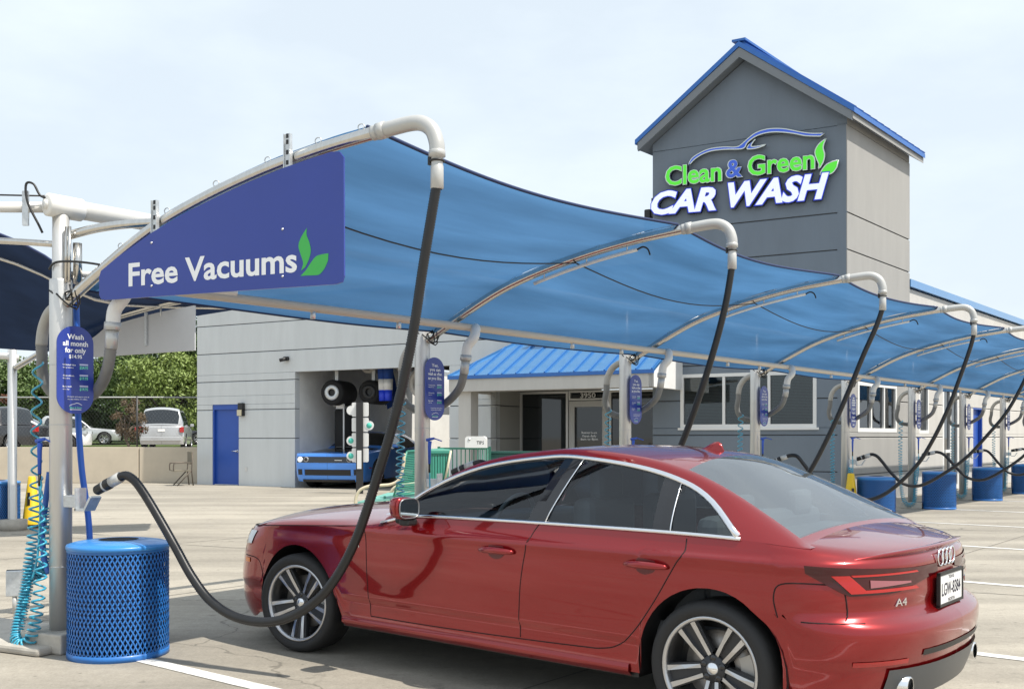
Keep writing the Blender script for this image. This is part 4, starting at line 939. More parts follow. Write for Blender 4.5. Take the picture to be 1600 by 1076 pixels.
# price signs
SIGN_TXT = {1: ['Wash', 'all month', 'for only', '$14.95'], 2: ['Yes,', 'you can', 'wash as often', 'as you like.']}
SL = ['oval blue price sign reading Wash all month on the leftmost post', 'oval blue price sign reading Yes you can on the post behind the bonnet', 'oval blue price sign on the post before the entrance door', 'oval blue price sign on the post at the wide dark window', 'oval blue price sign at the tower corner post',
      'oval blue price sign on the post right of the three pane window', 'oval blue price sign on the post left of the far blue door', 'oval blue price sign on the post right of the far blue door', 'oval blue price sign on the last post']
def price_sign(n):
    x0, y0 = post_xy(n); cx, cy = loc2((x0, y0), .130, .005)
    t = thing('price_sign', SL[n-1], 'sign', (cx, cy, 1.865), RANG, 'oval price signs on the vacuum posts')
    fr = lambda a, b, c: (a, -c, b)                               # local x along the row, facing the stalls
    hw, hh = .127, .293; poly = []
    for k in range(25): a = PI*k/24; poly.append((hw*math.cos(a), hh - .118 + .118*math.sin(a)))
    for k in range(25): a = PI + PI*k/24; poly.append((hw*math.cos(a), -hh + .118 + .118*math.sin(a)))
    b = MB(); b.prism(poly, -.004, .004); pn = b.build('panel', signblue, t)
    F2 = lambda y: (lambda a, b, c: fr(a, y + b, .0052 + c))
    L_ = SIGN_TXT[1 if n == 1 else 2]; sz = [.034, .034, .034, .024] if n == 1 else [.030]*4
    ys = [.205, .160, .115, .078] if n == 1 else [.205, .165, .125, .085]
    res = 3 if n == 1 else 1
    if n <= 4:
        for s_, z_, y in zip(L_, sz, ys):
            wmax = {'all month': .175, 'for only': .145, 'Wash': .115, '$14.95': .09}.get(s_); put_text('lettering', printwhite, pn, F2(y), s_, cap=z_, fit_w=wmax if wmax else min(.185, .0235*len(s_)*.75 + .02), off=.025, align='CENTER', res=res)
        rows = [('Unlimited shine', 'with protection', '$24.95'), ('Clean wheels,', 'shiny tires', '$19.95'), ('Basic wash', 'every day', '$14.95')]
        for k, (a_, b_, c_) in enumerate(rows):
            y = .028 - .072*k
            put_text('lettering', printwhite, pn, lambda a, b, c, y=y: fr(a - .088, y + b, .0052 + c), a_, cap=.0105, off=.02, res=1)
            put_text('lettering', printwhite, pn, lambda a, b, c, y=y: fr(a - .088, y - .017 + b, .0052 + c), b_, cap=.0085, off=.015, res=1)
            put_text('lettering', mintgreen, pn, lambda a, b, c, y=y: fr(a + .088, y - .020 + b, .0052 + c), c_, cap=.020, fit_w=.060, off=.03, align='RIGHT', res=1)
            b = MB(); b.add([fr(.028, y + .004, .0052), fr(.088, y + .004, .0052), fr(.088, y + .014, .0052), fr(.028, y + .014, .0052)], [(0, 1, 2, 3)]); b.build('print_bar', mat('print_lilac', (0.55, 0.58, 0.80), 0.5), pn)
        put_text('lettering', printwhite, pn, lambda a, b, c: fr(a - .055, -.182 + b, .0052 + c), "It's quick and easy to join at", cap=.0085, fit_w=.150, off=.02, res=1)
        put_text('lettering', printwhite, pn, lambda a, b, c: fr(a - .055, -.198 + b, .0052 + c), 'any pay station or online.', cap=.0085, fit_w=.138, off=.02, res=1)
        put_text('lettering', mintgreen, pn, lambda a, b, c: fr(a, -.256 + b, .0052 + c), 'Clean & Green', cap=.012, fit_w=.085, off=.02, align='CENTER', res=1)
        b = MB(); P = smooth_path([(-.045, -.243), (-.03, -.234), (-.008, -.228), (.008, -.222), (.026, -.226), (.045, -.236)], 5); b.add([fr(p.x, p.y, .0052) for p in P] + [fr(p.x, p.y + .0035, .0052) for p in P], [(i, i+1, i+1+len(P), i+len(P)) for i in range(len(P)-1)]); b.build('logo_line', printwhite, pn)
        b = MB(); b.add([fr(-.04, -.266, .0052), fr(.04, -.266, .0052), fr(.04, -.262, .0052), fr(-.04, -.262, .0052)], [(0, 1, 2, 3)]); b.build('logo_line', printwhite, pn)
    else:
        for y, w2, hgt in [(.205, .035, .026), (.165, .065, .026), (.125, .085, .026), (.085, .07, .026)] + [(.03 - .07*k, .085, .012) for k in range(3)] + [(.012 - .07*k, .05, .010) for k in range(3)] + [(-.185, .085, .02), (-.25, .04, .018)]:
            b = MB(); b.add([fr(-w2, y, .0052), fr(w2, y, .0052), fr(w2, y + hgt, .0052), fr(-w2, y + hgt, .0052)], [(0, 1, 2, 3)]); b.build('print_line', printwhite, pn)
    b = MB(); b.box((-.02, .004, -.01), (.02, .06, .03)); b.build('sign_bracket', galv, t)
for n in range(1, NP): price_sign(n)

# yellow cones
def cone(x, y, label, rz=0):
    t = thing('safety_cone', label, 'cone', (x, y), rz, 'yellow cones by the bins')
    b = MB(); b.lathe([(.001, .80), (.045, .80), (.055, .785), (.135, .10), (.145, .08), (.145, .05)], 24); b.build('cone', yellow, t)
    b = MB(); b.box((-.17, -.17, 0), (.17, .17, .05), .015); b.build('base', blackp, t)
    b = MB(); b.box((-.02, -.110, .35), (.02, -.098, .55)); b.build('warning_mark', blackp, t)
cone(-7.55, 16.1, 'tall yellow cone beside the bin at the left edge')
cone(*loc2(post_xy(5), .12, -.22), 'tall yellow cone squeezed between the tower corner post and the nearest far bin')
# small box on a stub pipe
x, y = gnd(23, 958)
t = thing('junction_box', 'small grey electrical box on a stub pipe near the left edge', 'electrical box', (x, y), .25)
b = MB(); b.tube([(0, 0, 0), (0, 0, .15)], .018, 10); b.build('stub_pipe', pvcg, t)
b = MB(); b.box((-.062, -.025, .14), (.062, .03, .345), .006); b.build('box', galv, t)
b = MB(); b.box((-.068, .02, .135), (.05, .045, .35), .006); b.build('back_plate', blackp, t)

# second canopy row beyond the lane, seen from behind
P2 = (-7.60, 15.6)
t = thing('canopy_post', 'paired steel posts of the next canopy row at the far left', 'post', P2, AANG)
b = MB(); b.lathe([(.055, 0), (.055, 2.75), (.001, 2.76)], 24); b.build('pole', alum, t)
b = MB(); b.lathe([(.03, 0), (.03, 2.75), (.001, 2.76)], 16, (-.14, .05, 0)); b.build('side_pole', alum, t)
ARM2 = [(.05, 2.47), (.45, 2.62), (.9, 2.80), (1.5, 2.99), (2.2, 3.14), (3.0, 3.26), (3.9, 3.34)]
b = MB(); b.tube(smooth_path([(a, 0, z) for a, z in ARM2], 8), .045, 14); b.build('arm', steel, t)
b = MB(); b.lathe([(.001, 0), (.20, 0), (.20, .16), (.001, .17)], 20); b.build('footing', concrete, t)
b = MB(); b.tube(smooth_path([(.05, .02, 2.62), (-.25, .02, 2.66), (-.7, .02, 2.66), (-1.2, .02, 2.6)], 6), .05, 14); b.build('pipe_elbow', pvc, t)
for a in (1.0, 2.0, 3.0):
    b = MB(); b.tube([(a, 0, spl(ARM2, a) - .05), (a, 0, spl(ARM2, a) - .16)], .012, 8); b.build('hanger', galv, t)
gs = thing('banner', 'grey back of a curved banner on the far canopy arm at left', 'banner', P2, AANG)
ARMB = [(a, z - .10) for a, z in ARM2]
top2 = [(.85 + (3.62 - .85)*k/14, spl(ARMB, .85 + (3.62 - .85)*k/14)) for k in range(15)]
b = MB(); b.prism(top2 + [(3.62, 2.60), (.85, 2.56)], .0, .02); pn = b.build('panel', signback, gs)
b = MB(); b.box((2.72, -.03, 2.70), (2.76, -.005, 3.16)); b.build('strut', galv, pn)
nv = thing('shade_canopy', 'dark navy shade canopy behind the leftmost post', 'canopy', P2, 0)
rows = []
lo = [((-.5, 548), 15.9), ((75, 548), 16.0), ((150, 541), 16.0), ((330, 500), 15.0)]
for i in range(21):
    t_ = i/20; u = lerp(-420, 395, t_)
    vt = spl([(-420, 250), (-150, 322), (0, 364), (75, 402), (130, 440), (200, 462), (395, 476)], u); dt_ = lerp(11.0, 14.6, t_); vb = spl([(-420, 520), (0, 545), (75, 549), (160, 543), (250, 505), (395, 478)], u); db = lerp(13.5, 15.8, t_)
    pt_ = Vector(((u - 800)/FPX*dt_, dt_, CH + (V0 - vt)/FPX*dt_)); pb = Vector(((u - 800)/FPX*db, db, CH + (V0 - vb)/FPX*db))
    row = []
    for k in range(13):
        q = k/12; p = pb.lerp(pt_, q); p.z += .16*math.sin(PI*q)*min(1, (pt_.z - pb.z)/.8) + .012*math.sin(9*q + 5*t_); row.append(p - Vector((*P2, 0)))
    rows.append(row)
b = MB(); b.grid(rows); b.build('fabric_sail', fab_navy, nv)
b = MB(); b.tube([r[-1] for r in rows], .018, 6); b.build('edge_hem', mat('hem_navy', (0, 0, 0)), nv)
b = MB(); b.tube([r[9] - Vector((0, 0.05, .03)) for r in rows], .022, 8); b.build('hem_pipe', steel, nv)

# ------------------------------------------------------------------ car wash building
bd = thing('car_wash_building', 'grey panelled car wash building with a gabled sign tower and blue metal roofs', 'building', (*Q, 0), 0)
def fF(s_, n_, z_): return Vector((Q[0] + F[0]*s_ + N[0]*n_, Q[1] + F[1]*s_ + N[1]*n_, z_))
def fR(t_, n_, z_): return Vector((T[0] + R[0]*t_ + M[0]*n_, T[1] + R[1]*t_ + M[1]*n_, z_))
def bbox(fr, name, m, a, b_, parent=None, ch=0.0):
    b = MB(fr); b.box(a, b_, ch); return b.build(name, m, parent or bd, world=True)
def bwld(b, name, m, parent=None): return b.build(name, m, parent or bd, world=(parent is None))
def child_build(b, name, m, parent):                               # geometry in world coordinates under a part of the building
    b.v = [p - Vector((*Q, 0)) for p in b.v]; o = b.build(name, m); o.parent = parent; return o
def cbox(fr, name, m, a, b_, parent, ch=0.0):
    b = MB(fr); b.box(a, b_, ch); return child_build(b, name, m, parent)
def courses(fr, s0, s1, zs, holes, m, thick=.20, gap_=.022, smax=99, n0=0.0):
    """wall courses with recessed joints, cut round the openings"""
    for z0, z1 in zip(zs, zs[1:]):
        cuts = sorted({s0, s1} | {max(s0, min(s1, v)) for h in holes for v in h[:2]})
        cells = []
        zc = sorted({z0, z1} | {max(z0, min(z1, v)) for h in holes for v in h[2:]})
        for za, zb in zip(zc, zc[1:]):
            run = None
            for a, c in zip(cuts, cuts[1:]):
                if c - a < 1e-4: continue
                inside = any(h[0] - 1e-4 <= a and c <= h[1] + 1e-4 and h[2] - 1e-4 <= za and zb <= h[3] + 1e-4 for h in holes)
                if inside:
                    if run: cells.append((*run, za, zb)); run = None
                else: run = (run[0], c) if run else (a, c)
            if run: cells.append((*run, za, zb))
        for a, c, za, zb in cells:
            top = zb - (gap_ if abs(zb - z1) < 1e-4 else 0); b = MB(fr)
            x0, x1 = a, c; n1 = n0 - thick; ch = .018
            # chamfered upper arris, like a cast panel
            b.add([(x0, n0, za), (x1, n0, za), (x1, n0, top - ch), (x0, n0, top - ch), (x0, n0 - ch, top), (x1, n0 - ch, top), (x0, n1, za), (x1, n1, za), (x1, n1, top), (x0, n1, top)],
                  [(0, 1, 2, 3), (3, 2, 5, 4), (4, 5, 8, 9), (7, 6, 9, 8), (0, 6, 7, 1), (1, 7, 8, 5, 2), (0, 3, 4, 9, 6)])
            b.build('wall_panel', m, bd, world=True)
    jb = MB(fr)
    for z in zs[1:-1]:
        segs = [(s0 + .002, s1 - .002)]
        for h in holes:
            if h[2] - .02 < z < h[3] + .001:
                ns = []
                for a, c in segs:
                    if h[1] <= a or h[0] >= c: ns.append((a, c)); continue
                    if h[0] > a: ns.append((a, h[0] - .002))
                    if h[1] < c: ns.append((h[1] + .002, c))
                segs = ns
        for a, c in segs: jb.box((a, n0 - .03, z - .035), (c, n0 - thick + .01, z + .004))
    o = jb.build('joint_filler', joint, bd, world=True); o['kind'] = 'stuff'
# front, light part
ZF = [0.0, 1.39, 2.22, 3.05, 3.88, 4.71, 5.35]
courses(fF, 0.0, 14.50, ZF, [(0.62, 1.68, 0, 2.37), (3.81, 8.97, 0, 3.25), (10.35, 14.50, 0, 2.62)], wall_l)
bbox(fF, 'coping', roofblue, (-.05, .05, 5.35), (14.5, -.25, 5.43))
bbox(fF, 'side_wall', wall_l, (0.0, -.20, 0), (.2, -9.0, 5.35)); bbox(fF, 'flat_roof', trim, (9.2, -.25, 5.10), (14.5, -9.0, 5.2))
# blue service door
dr = bbox(fF, 'door', doorblue, (0.67, -.10, 0.02), (1.63, -.14, 2.22)); 
for a, b_ in (((.62, -.03, 0), (.67, -.15, 2.37)), ((1.63, -.03, 0), (1.68, -.15, 2.37)), ((.67, -.03, 2.22), (1.63, -.15, 2.37))): cbox(fF, 'door_frame', doorblue, a, b_, dr)
b = MB(fF); b.tube([(1.53, -.10, 1.0), (1.53, -.03, 1.0)], .025, 10); b.tube([(1.53, -.04, 1.0), (1.37, -.035, 1.0)], .013, 8); b.tube([(1.53, -.10, 1.0), (1.53, -.092, 1.0)], .04, 14); child_build(b, 'handle', chrome, dr)
bbox(fF, 'threshold', frame_a, (.68, -.03, 0), (1.62, -.16, .018))
lt = bbox(fF, 'wall_light', blackp, (1.74, .12, 2.02), (1.93, 0.002, 2.40), None, .02); cbox(fF, 'light_lens', mat('lens_cream', (0.62, 0.56, 0.40), 0.3), (1.735, .135, 2.03), (1.90, .118, 2.20), lt)
cm = bbox(fF, 'security_camera', blackp, (3.45, .10, 3.56), (3.62, .02, 3.68), None, .02); b = MB(fF); b.tube([(3.42, .20, 3.57), (3.56, .10, 3.61)], .05, 12); child_build(b, 'camera_head', blackp, cm)
bbox(fF, 'outlet_cover', frame_a, (1.93, .012, .42), (2.01, .002, .54))
# wash tunnel
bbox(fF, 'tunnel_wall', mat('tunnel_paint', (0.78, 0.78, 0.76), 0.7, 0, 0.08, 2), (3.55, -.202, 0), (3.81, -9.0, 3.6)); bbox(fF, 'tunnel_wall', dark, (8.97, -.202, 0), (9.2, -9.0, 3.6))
bbox(fF, 'tunnel_ceiling', mat('tunnel_ceiling_grey', (0.25, 0.25, 0.25), 0.8), (3.55, -.202, 3.6), (9.2, -5.8, 3.7)); bbox(fF, 'tunnel_end_wall', mat('tunnel_end', (0.085, 0.08, 0.072), 0.8, 0, 0.15, 2), (3.81, -8.8, 0), (8.97, -9.0, 3.6))  # ceiling stops short of the end wall, shaped to let extra daylight in
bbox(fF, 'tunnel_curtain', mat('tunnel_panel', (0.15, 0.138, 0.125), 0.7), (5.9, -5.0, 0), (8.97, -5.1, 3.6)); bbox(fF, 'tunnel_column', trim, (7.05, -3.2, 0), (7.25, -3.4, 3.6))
for s_ in (4.5, 6.2): bbox(fF, 'ceiling_beam', galv, (s_, -.5, 3.45), (s_ + .10, -8.5, 3.58))
b = MB(fF); b.box((3.86, -.3, 3.3), (8.9, -.4, 3.36)); bwld(b, 'beam_rail', galv)
# entrance recess and glazed front
G = -1.27
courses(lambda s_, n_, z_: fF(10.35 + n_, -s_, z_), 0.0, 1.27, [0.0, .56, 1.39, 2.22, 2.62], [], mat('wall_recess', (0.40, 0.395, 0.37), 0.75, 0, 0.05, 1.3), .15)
bbox(fF, 'recess_ceiling', trim, (10.2, -.0, 2.62), (14.5, G - .2, 2.75))
def glaze(fr, s0, s1, z0, z1, n_, nm='window', fm=frame_a, gmat=glassd, fw=.055, mull=(), depth=.07):
    b = MB(fr); f = None
    segs = [((s0, n_ + depth, z0), (s0 + fw, n_, z1)), ((s1 - fw, n_ + depth, z0), (s1, n_, z1)), ((s0 + fw, n_ + depth, z1 - fw), (s1 - fw, n_, z1)), ((s0 + fw, n_ + depth, z0), (s1 - fw, n_, z0 + fw))]
    for a, c in segs: b.box(a, c)
    for m_ in mull: b.box((m_ - fw*.4, n_ + depth - .004, z0 + fw), (m_ + fw*.4, n_, z1 - fw))
    f = b.build(nm, fm, bd, world=True)
    e = [s0 + fw] + list(mull) + [s1 - fw]
    for a, c in zip(e, e[1:]): cbox(fr, 'pane', gmat, (a, n_ + .022, z0 + fw), (c, n_ + .010, z1 - fw), f)
    return f
glaze(fF, 10.37, 11.77, 0.0, 2.58, G, fw=.06)
dw = glaze(fF, 11.79, 12.88, 2.34, 2.58, G, 'transom', fw=.045)
put_text('lettering', frame_a, dw, lambda a, b, c: fF(12.33 + a, G + .075 + c, 2.40 + b) - Vector((*Q, 0)), '3950', fit_w=.42, cap=.125, off=.02, ext=.006, align='CENTER')
dd = glaze(fF, 11.80, 12.87, 0.02, 2.32, G, 'door', fm=mat('door_frame_pale', (0.55, 0.545, 0.53), 0.4), fw=.15)
b = MB(fF); b.tube([(12.63, G + .07, .95), (12.63, G + .14, .95), (12.63, G + .14, 1.16), (12.80, G + .14, 1.16)], .018, 8); b.tube([(12.63, G + .07, 1.1), (12.63, G + .14, 1.1)], .018, 8); child_build(b, 'handle', white, dd)
for z, tx, w_ in ((1.50, 'Business hours', .42), (1.415, 'Open daily', .40), (1.335, '8am to 8pm', .48)):
    put_text('lettering', printwhite, dd, lambda a, b, c, z=z: fF(12.34 + a, G + .0235 + c, z + b) - Vector((*Q, 0)), tx, fit_w=w_, cap=.055, off=.025, align='CENTER', res=1)
glaze(fF, 12.90, 14.48, 0.0, 2.58, G, fw=.06, mull=(13.3,))
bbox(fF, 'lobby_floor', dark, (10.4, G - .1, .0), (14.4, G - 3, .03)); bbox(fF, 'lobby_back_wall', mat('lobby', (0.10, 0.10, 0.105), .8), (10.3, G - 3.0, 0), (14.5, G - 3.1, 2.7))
# awning
eS0, eS1, eN, eZ = 10.09, 15.25, 1.80, 2.84; rS0, rZ = 10.95, 3.74
aw = MB(fF); aw.add([(eS0, eN, eZ), (eS1, eN, eZ), (eS1, .02, rZ), (rS0, .02, rZ), (eS0, .02, eZ)], [(0, 1, 2, 3), (0, 3, 4)])
aw.add([(eS0, eN, eZ - .05), (eS1, eN, eZ - .05), (eS1, .02, rZ - .05), (rS0, .02, rZ - .05), (eS0, .02, eZ - .05)], [(3, 2, 1, 0), (4, 3, 0), ])
aw = aw.build('awning_roof', awnblue, bd, world=True)
ns = 14
for k in range(ns):
    s_ = eS0 + .36 + (eS1 - eS0 - .40)*k/(ns - 1); t_ = 1.0 if s_ >= rS0 else (s_ - eS0)/(rS0 - eS0)
    b = MB(fF); b.quadbar((s_, eN - .01, eZ + .02), (s_, lerp(eN, .03, t_), lerp(eZ, rZ, t_) + .02), .030, .045); child_build(b, 'standing_seam', mat('seam_blue', (0.045, 0.185, 0.48), 0.36, 0.2), aw)
b = MB(fF); b.quadbar((eS0, eN, eZ + .015), (rS0, .02, rZ + .015), .07, .05); child_build(b, 'hip_cap', awnblue, aw)
b = MB(fF); b.quadbar((rS0, .035, rZ + .015), (eS1, .035, rZ + .015), .06, .05); child_build(b, 'ridge_flashing', roofblue, aw)
b = MB(fF); b.box((eS0 - .01, eN + .02, eZ - .07), (eS1 + .01, eN - .02, eZ + .012)); child_build(b, 'drip_edge', roofblue, aw)
bbox(fF, 'awning_fascia', wall_r, (eS0 + .01, eN - .02, eZ - .36), (eS1, eN - .14, eZ - .072))
b = MB(lambda a, b_, c: fF(c, a, b_)); b.prism([(eN - .02, eZ - .36), (.0, eZ - .36), (.0, rZ - .06), (eN - .02, eZ - .055)], eS1 + .002, eS1 - .12, 'xy'); bwld(b, 'awning_end', white)
bbox(fF, 'awning_end', wall_r, (eS0 + .01, eN - .142, eZ - .36), (eS0 + .13, .0, eZ - .072)); bbox(fF, 'awning_soffit', wall_r, (eS0 + .14, eN - .15, eZ - .30), (eS1 - .13, .004, eZ - .26))
bbox(fF, 'awning_column', wall_r, (10.28, eN - .16, 0), (10.62, eN - .50, eZ - .302))
# tower
tS0, tS1, tD = 14.53, 18.87, 3.96; eavZ, apZ = 8.14, 9.72
ZT = [0.0, 0.69, 1.47, 2.25, 3.03, 3.81, 4.59, 5.37, 6.15, 8.00]
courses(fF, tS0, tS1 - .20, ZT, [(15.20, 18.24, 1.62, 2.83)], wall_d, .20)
b = MB(lambda a, b_, c: fF(a, c, b_)); tm = (tS0 + tS1)/2
b.prism([(tS0, 7.979), (tS1 - .003, 7.979), (tS1 - .003, 8.14), (tm, 9.705), (tS0, 8.14)], 0.0, -.20, 'xy'); bwld(b, 'gable_wall', wall_d)
bbox(fF, 'corner_panel', wall_d, (tS1 - .2, 0.0, 0), (tS1, -.0195, 8.0))
win = glaze(fF, 15.20, 18.24, 1.62, 2.83, -.06, fm=frame_w, gmat=glass_win, fw=.075, mull=(16.21, 17.22))
bb = MB(fF)
for k in range(34): bb.box((15.28, -.10, 1.70 + .033*k), (18.16, -.125, 1.715 + .033*k))
child_build(bb, 'blind', blind, win)['kind'] = 'stuff'
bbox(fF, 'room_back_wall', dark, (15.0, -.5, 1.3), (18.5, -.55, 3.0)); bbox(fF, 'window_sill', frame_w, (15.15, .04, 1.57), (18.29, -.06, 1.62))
ZR = [0.0, 0.62, 1.42, 2.25, 3.03, 3.81, 4.59, 5.37, 6.15, 8.00]
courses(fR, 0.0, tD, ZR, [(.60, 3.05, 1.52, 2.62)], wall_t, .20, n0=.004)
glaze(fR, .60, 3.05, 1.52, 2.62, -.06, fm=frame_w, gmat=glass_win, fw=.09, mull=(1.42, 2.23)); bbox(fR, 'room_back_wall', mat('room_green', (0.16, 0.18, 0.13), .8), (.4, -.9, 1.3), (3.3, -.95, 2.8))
bbox(fR, 'wall_plate', wall_t, (0.01, -.003, 7.979), (tD - .01, -.2, 8.15)); bbox(fR, 'rear_wall', wall_r, (tD - .2, -.25, 5.0), (tD, -4.34, 8.0)); bbox(fF, 'left_wall', wall_d, (tS0, -.205, 3.0), (tS0 + .2, -3.9, 8.0))
# gabled roof: slabs, fascia, blue sheet with seams
def RR(s_, d_, z_): p = fF(s_, 0, z_); return Vector((p.x + R[0]*d_, p.y + R[1]*d_, z_))
dF, dB, ov = -.28, tD + .30, .22
sl = (apZ - eavZ)/((tS1 - tS0)/2)
for sg in (-1, 1):
    sE = tm + sg*((tS1 - tS0)/2 + ov); zE = eavZ - sl*ov
    b = MB(RR); b.add([(tm, dF, apZ + .02), (sE, dF, zE + .02), (sE, dB, zE + .02), (tm, dB, apZ + .02), (tm, dF, apZ + .19), (sE, dF, zE + .17), (sE, dB, zE + .17), (tm, dB, apZ + .19)], [(0, 1, 2, 3), (7, 6, 5, 4), (0, 4, 5, 1), (1, 5, 6, 2), (2, 6, 7, 3)])
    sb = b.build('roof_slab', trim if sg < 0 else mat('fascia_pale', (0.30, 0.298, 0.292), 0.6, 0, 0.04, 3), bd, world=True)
    b = MB(RR); x2 = sE + sg*.04; z2 = zE + .165 - sl*.04
    b.add([(tm, dF - .04, apZ + .195), (x2, dF - .04, z2), (x2, dB, z2), (tm, dB, apZ + .195), (tm, dF - .04, apZ + .31), (x2, dF - .04, z2 + .105), (x2, dB, z2 + .105), (tm, dB, apZ + .31)], [(0, 1, 2, 3), (7, 6, 5, 4), (0, 4, 5, 1), (1, 5, 6, 2), (2, 6, 7, 3)])
    mr = b.build('roof_sheet', roofblue, bd, world=True)
    for k in range(12):
        d_ = dF + .05 + (dB - dF - .1)*k/11; b = MB(RR); b.quadbar((tm + sg*.02, d_, apZ + .32), (x2, d_, z2 + .115), .03, .05); child_build(b, 'standing_seam', roofblue, mr)
b = MB(RR); b.quadbar((tm, dF - .05, apZ + .335), (tm, dB, apZ + .335), .30, .05); bwld(b, 'ridge_cap', roofblue)
for sg, m_ in ((-1, trim), (1, trim)):                              # raking fascia band just under the roof on the gable
    sE = tm + sg*((tS1 - tS0)/2 + ov - .02); zE = eavZ - sl*(ov - .02); b = MB(RR)
    b.add([(tm, dF - .02, apZ - .03), (sE, dF - .02, zE - .03), (sE, dF - .02, zE + .16), (tm, dF - .02, apZ + .18), (tm, dF + .04, apZ - .03), (sE, dF + .04, zE - .03), (sE, dF + .04, zE + .16), (tm, dF + .04, apZ + .18)], [(0, 1, 2, 3), (7, 6, 5, 4), (0, 4, 5, 1), (1, 5, 6, 2), (2, 6, 7, 3), (3, 7, 4, 0)]); bwld(b, 'raking_fascia', m_)
# dark lamp boxes on the hidden left flank, seen in profile
bbox(fF, 'wall_lamp', blackp, (tS0 - .16, -.3, 6.55), (tS0 - .002, -.5, 7.0), None, .02); bbox(fF, 'wall_lamp', blackp, (tS0 - .34, -.3, 5.95), (tS0 - .18, -.5, 6.75), None, .03)
# right hand wing
wZ = [0.0, 0.62, 1.42, 2.25, 3.03, 3.81, 4.55, 5.02]
courses(fR, tD + .004, 34.0, wZ, [(4.85, 5.60, 1.50, 2.72), (6.75, 8.15, 0, 2.75), (9.55, 10.5, 0, 2.25)], wall_r, .20, n0=-.05)
bbox(fR, 'coping', awnblue, (tD + .01, .03, 5.02), (34.0, -.35, 5.20)); bbox(fR, 'flat_roof', trim, (tD + .01, -.36, 4.8), (34, -8, 4.95))
glaze(fR, 4.85, 5.60, 1.50, 2.72, -.12, fm=frame_w, fw=.08); d2 = glaze(fR, 6.75, 8.15, 0.02, 2.75, -.12, 'door', fm=frame_w, fw=.11, mull=(7.45,))
cbox(fR, 'push_bar', white, (6.9, -.02, 1.0), (7.4, -.06, 1.08), d2)
d3 = bbox(fR, 'door', doorblue, (9.60, -.16, .02), (10.45, -.20, 2.2))
for a, b_ in (((9.55, -.06, 0), (9.60, -.2, 2.25)), ((10.45, -.06, 0), (10.5, -.2, 2.25)), ((9.60, -.06, 2.2), (10.45, -.2, 2.25))): cbox(fR, 'door_frame', doorblue, a, b_, d3)
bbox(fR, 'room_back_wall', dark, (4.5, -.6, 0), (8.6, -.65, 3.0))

# tower sign: channel letters and car line
sg = thing('tower_sign', 'lit Clean & Green CAR WASH channel letter sign on the dark tower', 'sign', fF(16.6, 0, 6.3), 0)
def SW(b, name, m, parent=None):
    par = parent or sg; b.v = [p - fF(16.6, 0, 6.3) for p in b.v]; o = b.build(name, m); o.parent = par; return o
lgreen = mat('letter_green', (0.08, 0.60, 0.03), 0.35, emit=(0.10, 0.75, 0.04), es=0.28); lblue = mat('letter_blue', (0.04, 0.10, 0.52), 0.35, emit=(0.05, 0.14, 0.75), es=0.15)
lwhite = mat('letter_white', (0.85, 0.88, 0.95), 0.4, emit=(0.85, 0.90, 1.0), es=0.22); retd = mat('letter_return', (0.01, 0.015, 0.04), 0.4); ledge = mat('letter_edge', (0.75, 0.82, 0.80), 0.4); halo = mat('letter_halo', (0.015, 0.035, 0.40), 0.4, emit=(0.03, 0.07, 0.9), es=0.22)
def zf(pts): return [on(Q, F, *p) for p in zoomed(pts, 1000, 190, 4.706)]
def sletters(body, m, sz_list, off, shear=0, back=None, boff=0.04, bback=None):
    (u0, v0_), (u1, v1_), (ut, vt) = sz_list                       # baseline left, baseline right, cap top at left
    s0, z0 = zf([(u0, v0_)])[0]; s1, z1 = zf([(u1, v1_)])[0]; st_, zt = zf([(ut, vt)])[0]
    cap = zt - z0; x = s0; n = len(body)
    def fr(dep): return lambda a, b, c: fF(s0 + a, dep + c, lerp(z0, z1, a/(s1 - s0)) + b)
    for name, mm, o_, d0, e_ in (('letters', m, off, .125, .012), ('letter_backs', back or retd, off + boff, .03, .09)):
        vs, fs = text_geo(body, fit_w=s1 - s0 + (o_ - off)*.6, cap=cap, off=o_, ext=e_, shear=shear)
        xs = -(o_ - off)*.3
        b = MB(fr(d0)); b.add([(p.x + xs, p.y, p.z) for p in vs], fs); SW(b, name, mm)
    if bback:
        vs, fs = text_geo(body, fit_w=s1 - s0 + .05, cap=cap, off=off + .028, ext=.004, shear=shear); b = MB(fr(.1205)); b.add([(p.x - .025, p.y, p.z) for p in vs], fs); SW(b, 'letter_edging', bback)
sletters('Clean', lgreen, [(205, 478), (610, 440), (205, 338)], .014, bback=ledge)
sletters('&', lblue, [(648, 420), (762, 410), (648, 290)], .018, bback=ledge)
sletters('Green', lgreen, [(808, 405), (1290, 352), (808, 262)], .014, bback=ledge)
sletters('CAR', lwhite, [(98, 688), (572, 650), (98, 528)], .040, .28, bback=halo)
sletters('WASH', lwhite, [(660, 632), (1398, 562), (640, 462)], .040, .28, bback=halo)
def shape(name, poly, m, edge=ledge, d0=.10):
    pts = zf(poly); b = MB(lambda a, b_, c: fF(a, c, b_)); b.prism(pts, d0, d0 + .02, 'xy'); o = SW(b, name, m)
    cs = sum(p[0] for p in pts)/len(pts); cz = sum(p[1] for p in pts)/len(pts)
    b = MB(lambda a, b_, c: fF(a, c, b_)); P = [(a, c, d0 + .012) for a, c in pts]; b.tube(P, .014, 5, closed=True); SW(b, 'shape_edging', edge)
    b = MB(lambda a, b_, c: fF(a, c, b_)); b.prism(pts, .03, d0 - .001, 'xy'); SW(b, 'shape_back', retd)
up = bez([(368, 325), (395, 280), (445, 245), (520, 212), (620, 198), (715, 198), (755, 180), (800, 140), (860, 95), (930, 70), (1000, 62), (1080, 66), (1180, 86), (1270, 98), (1364, 97)], 4)
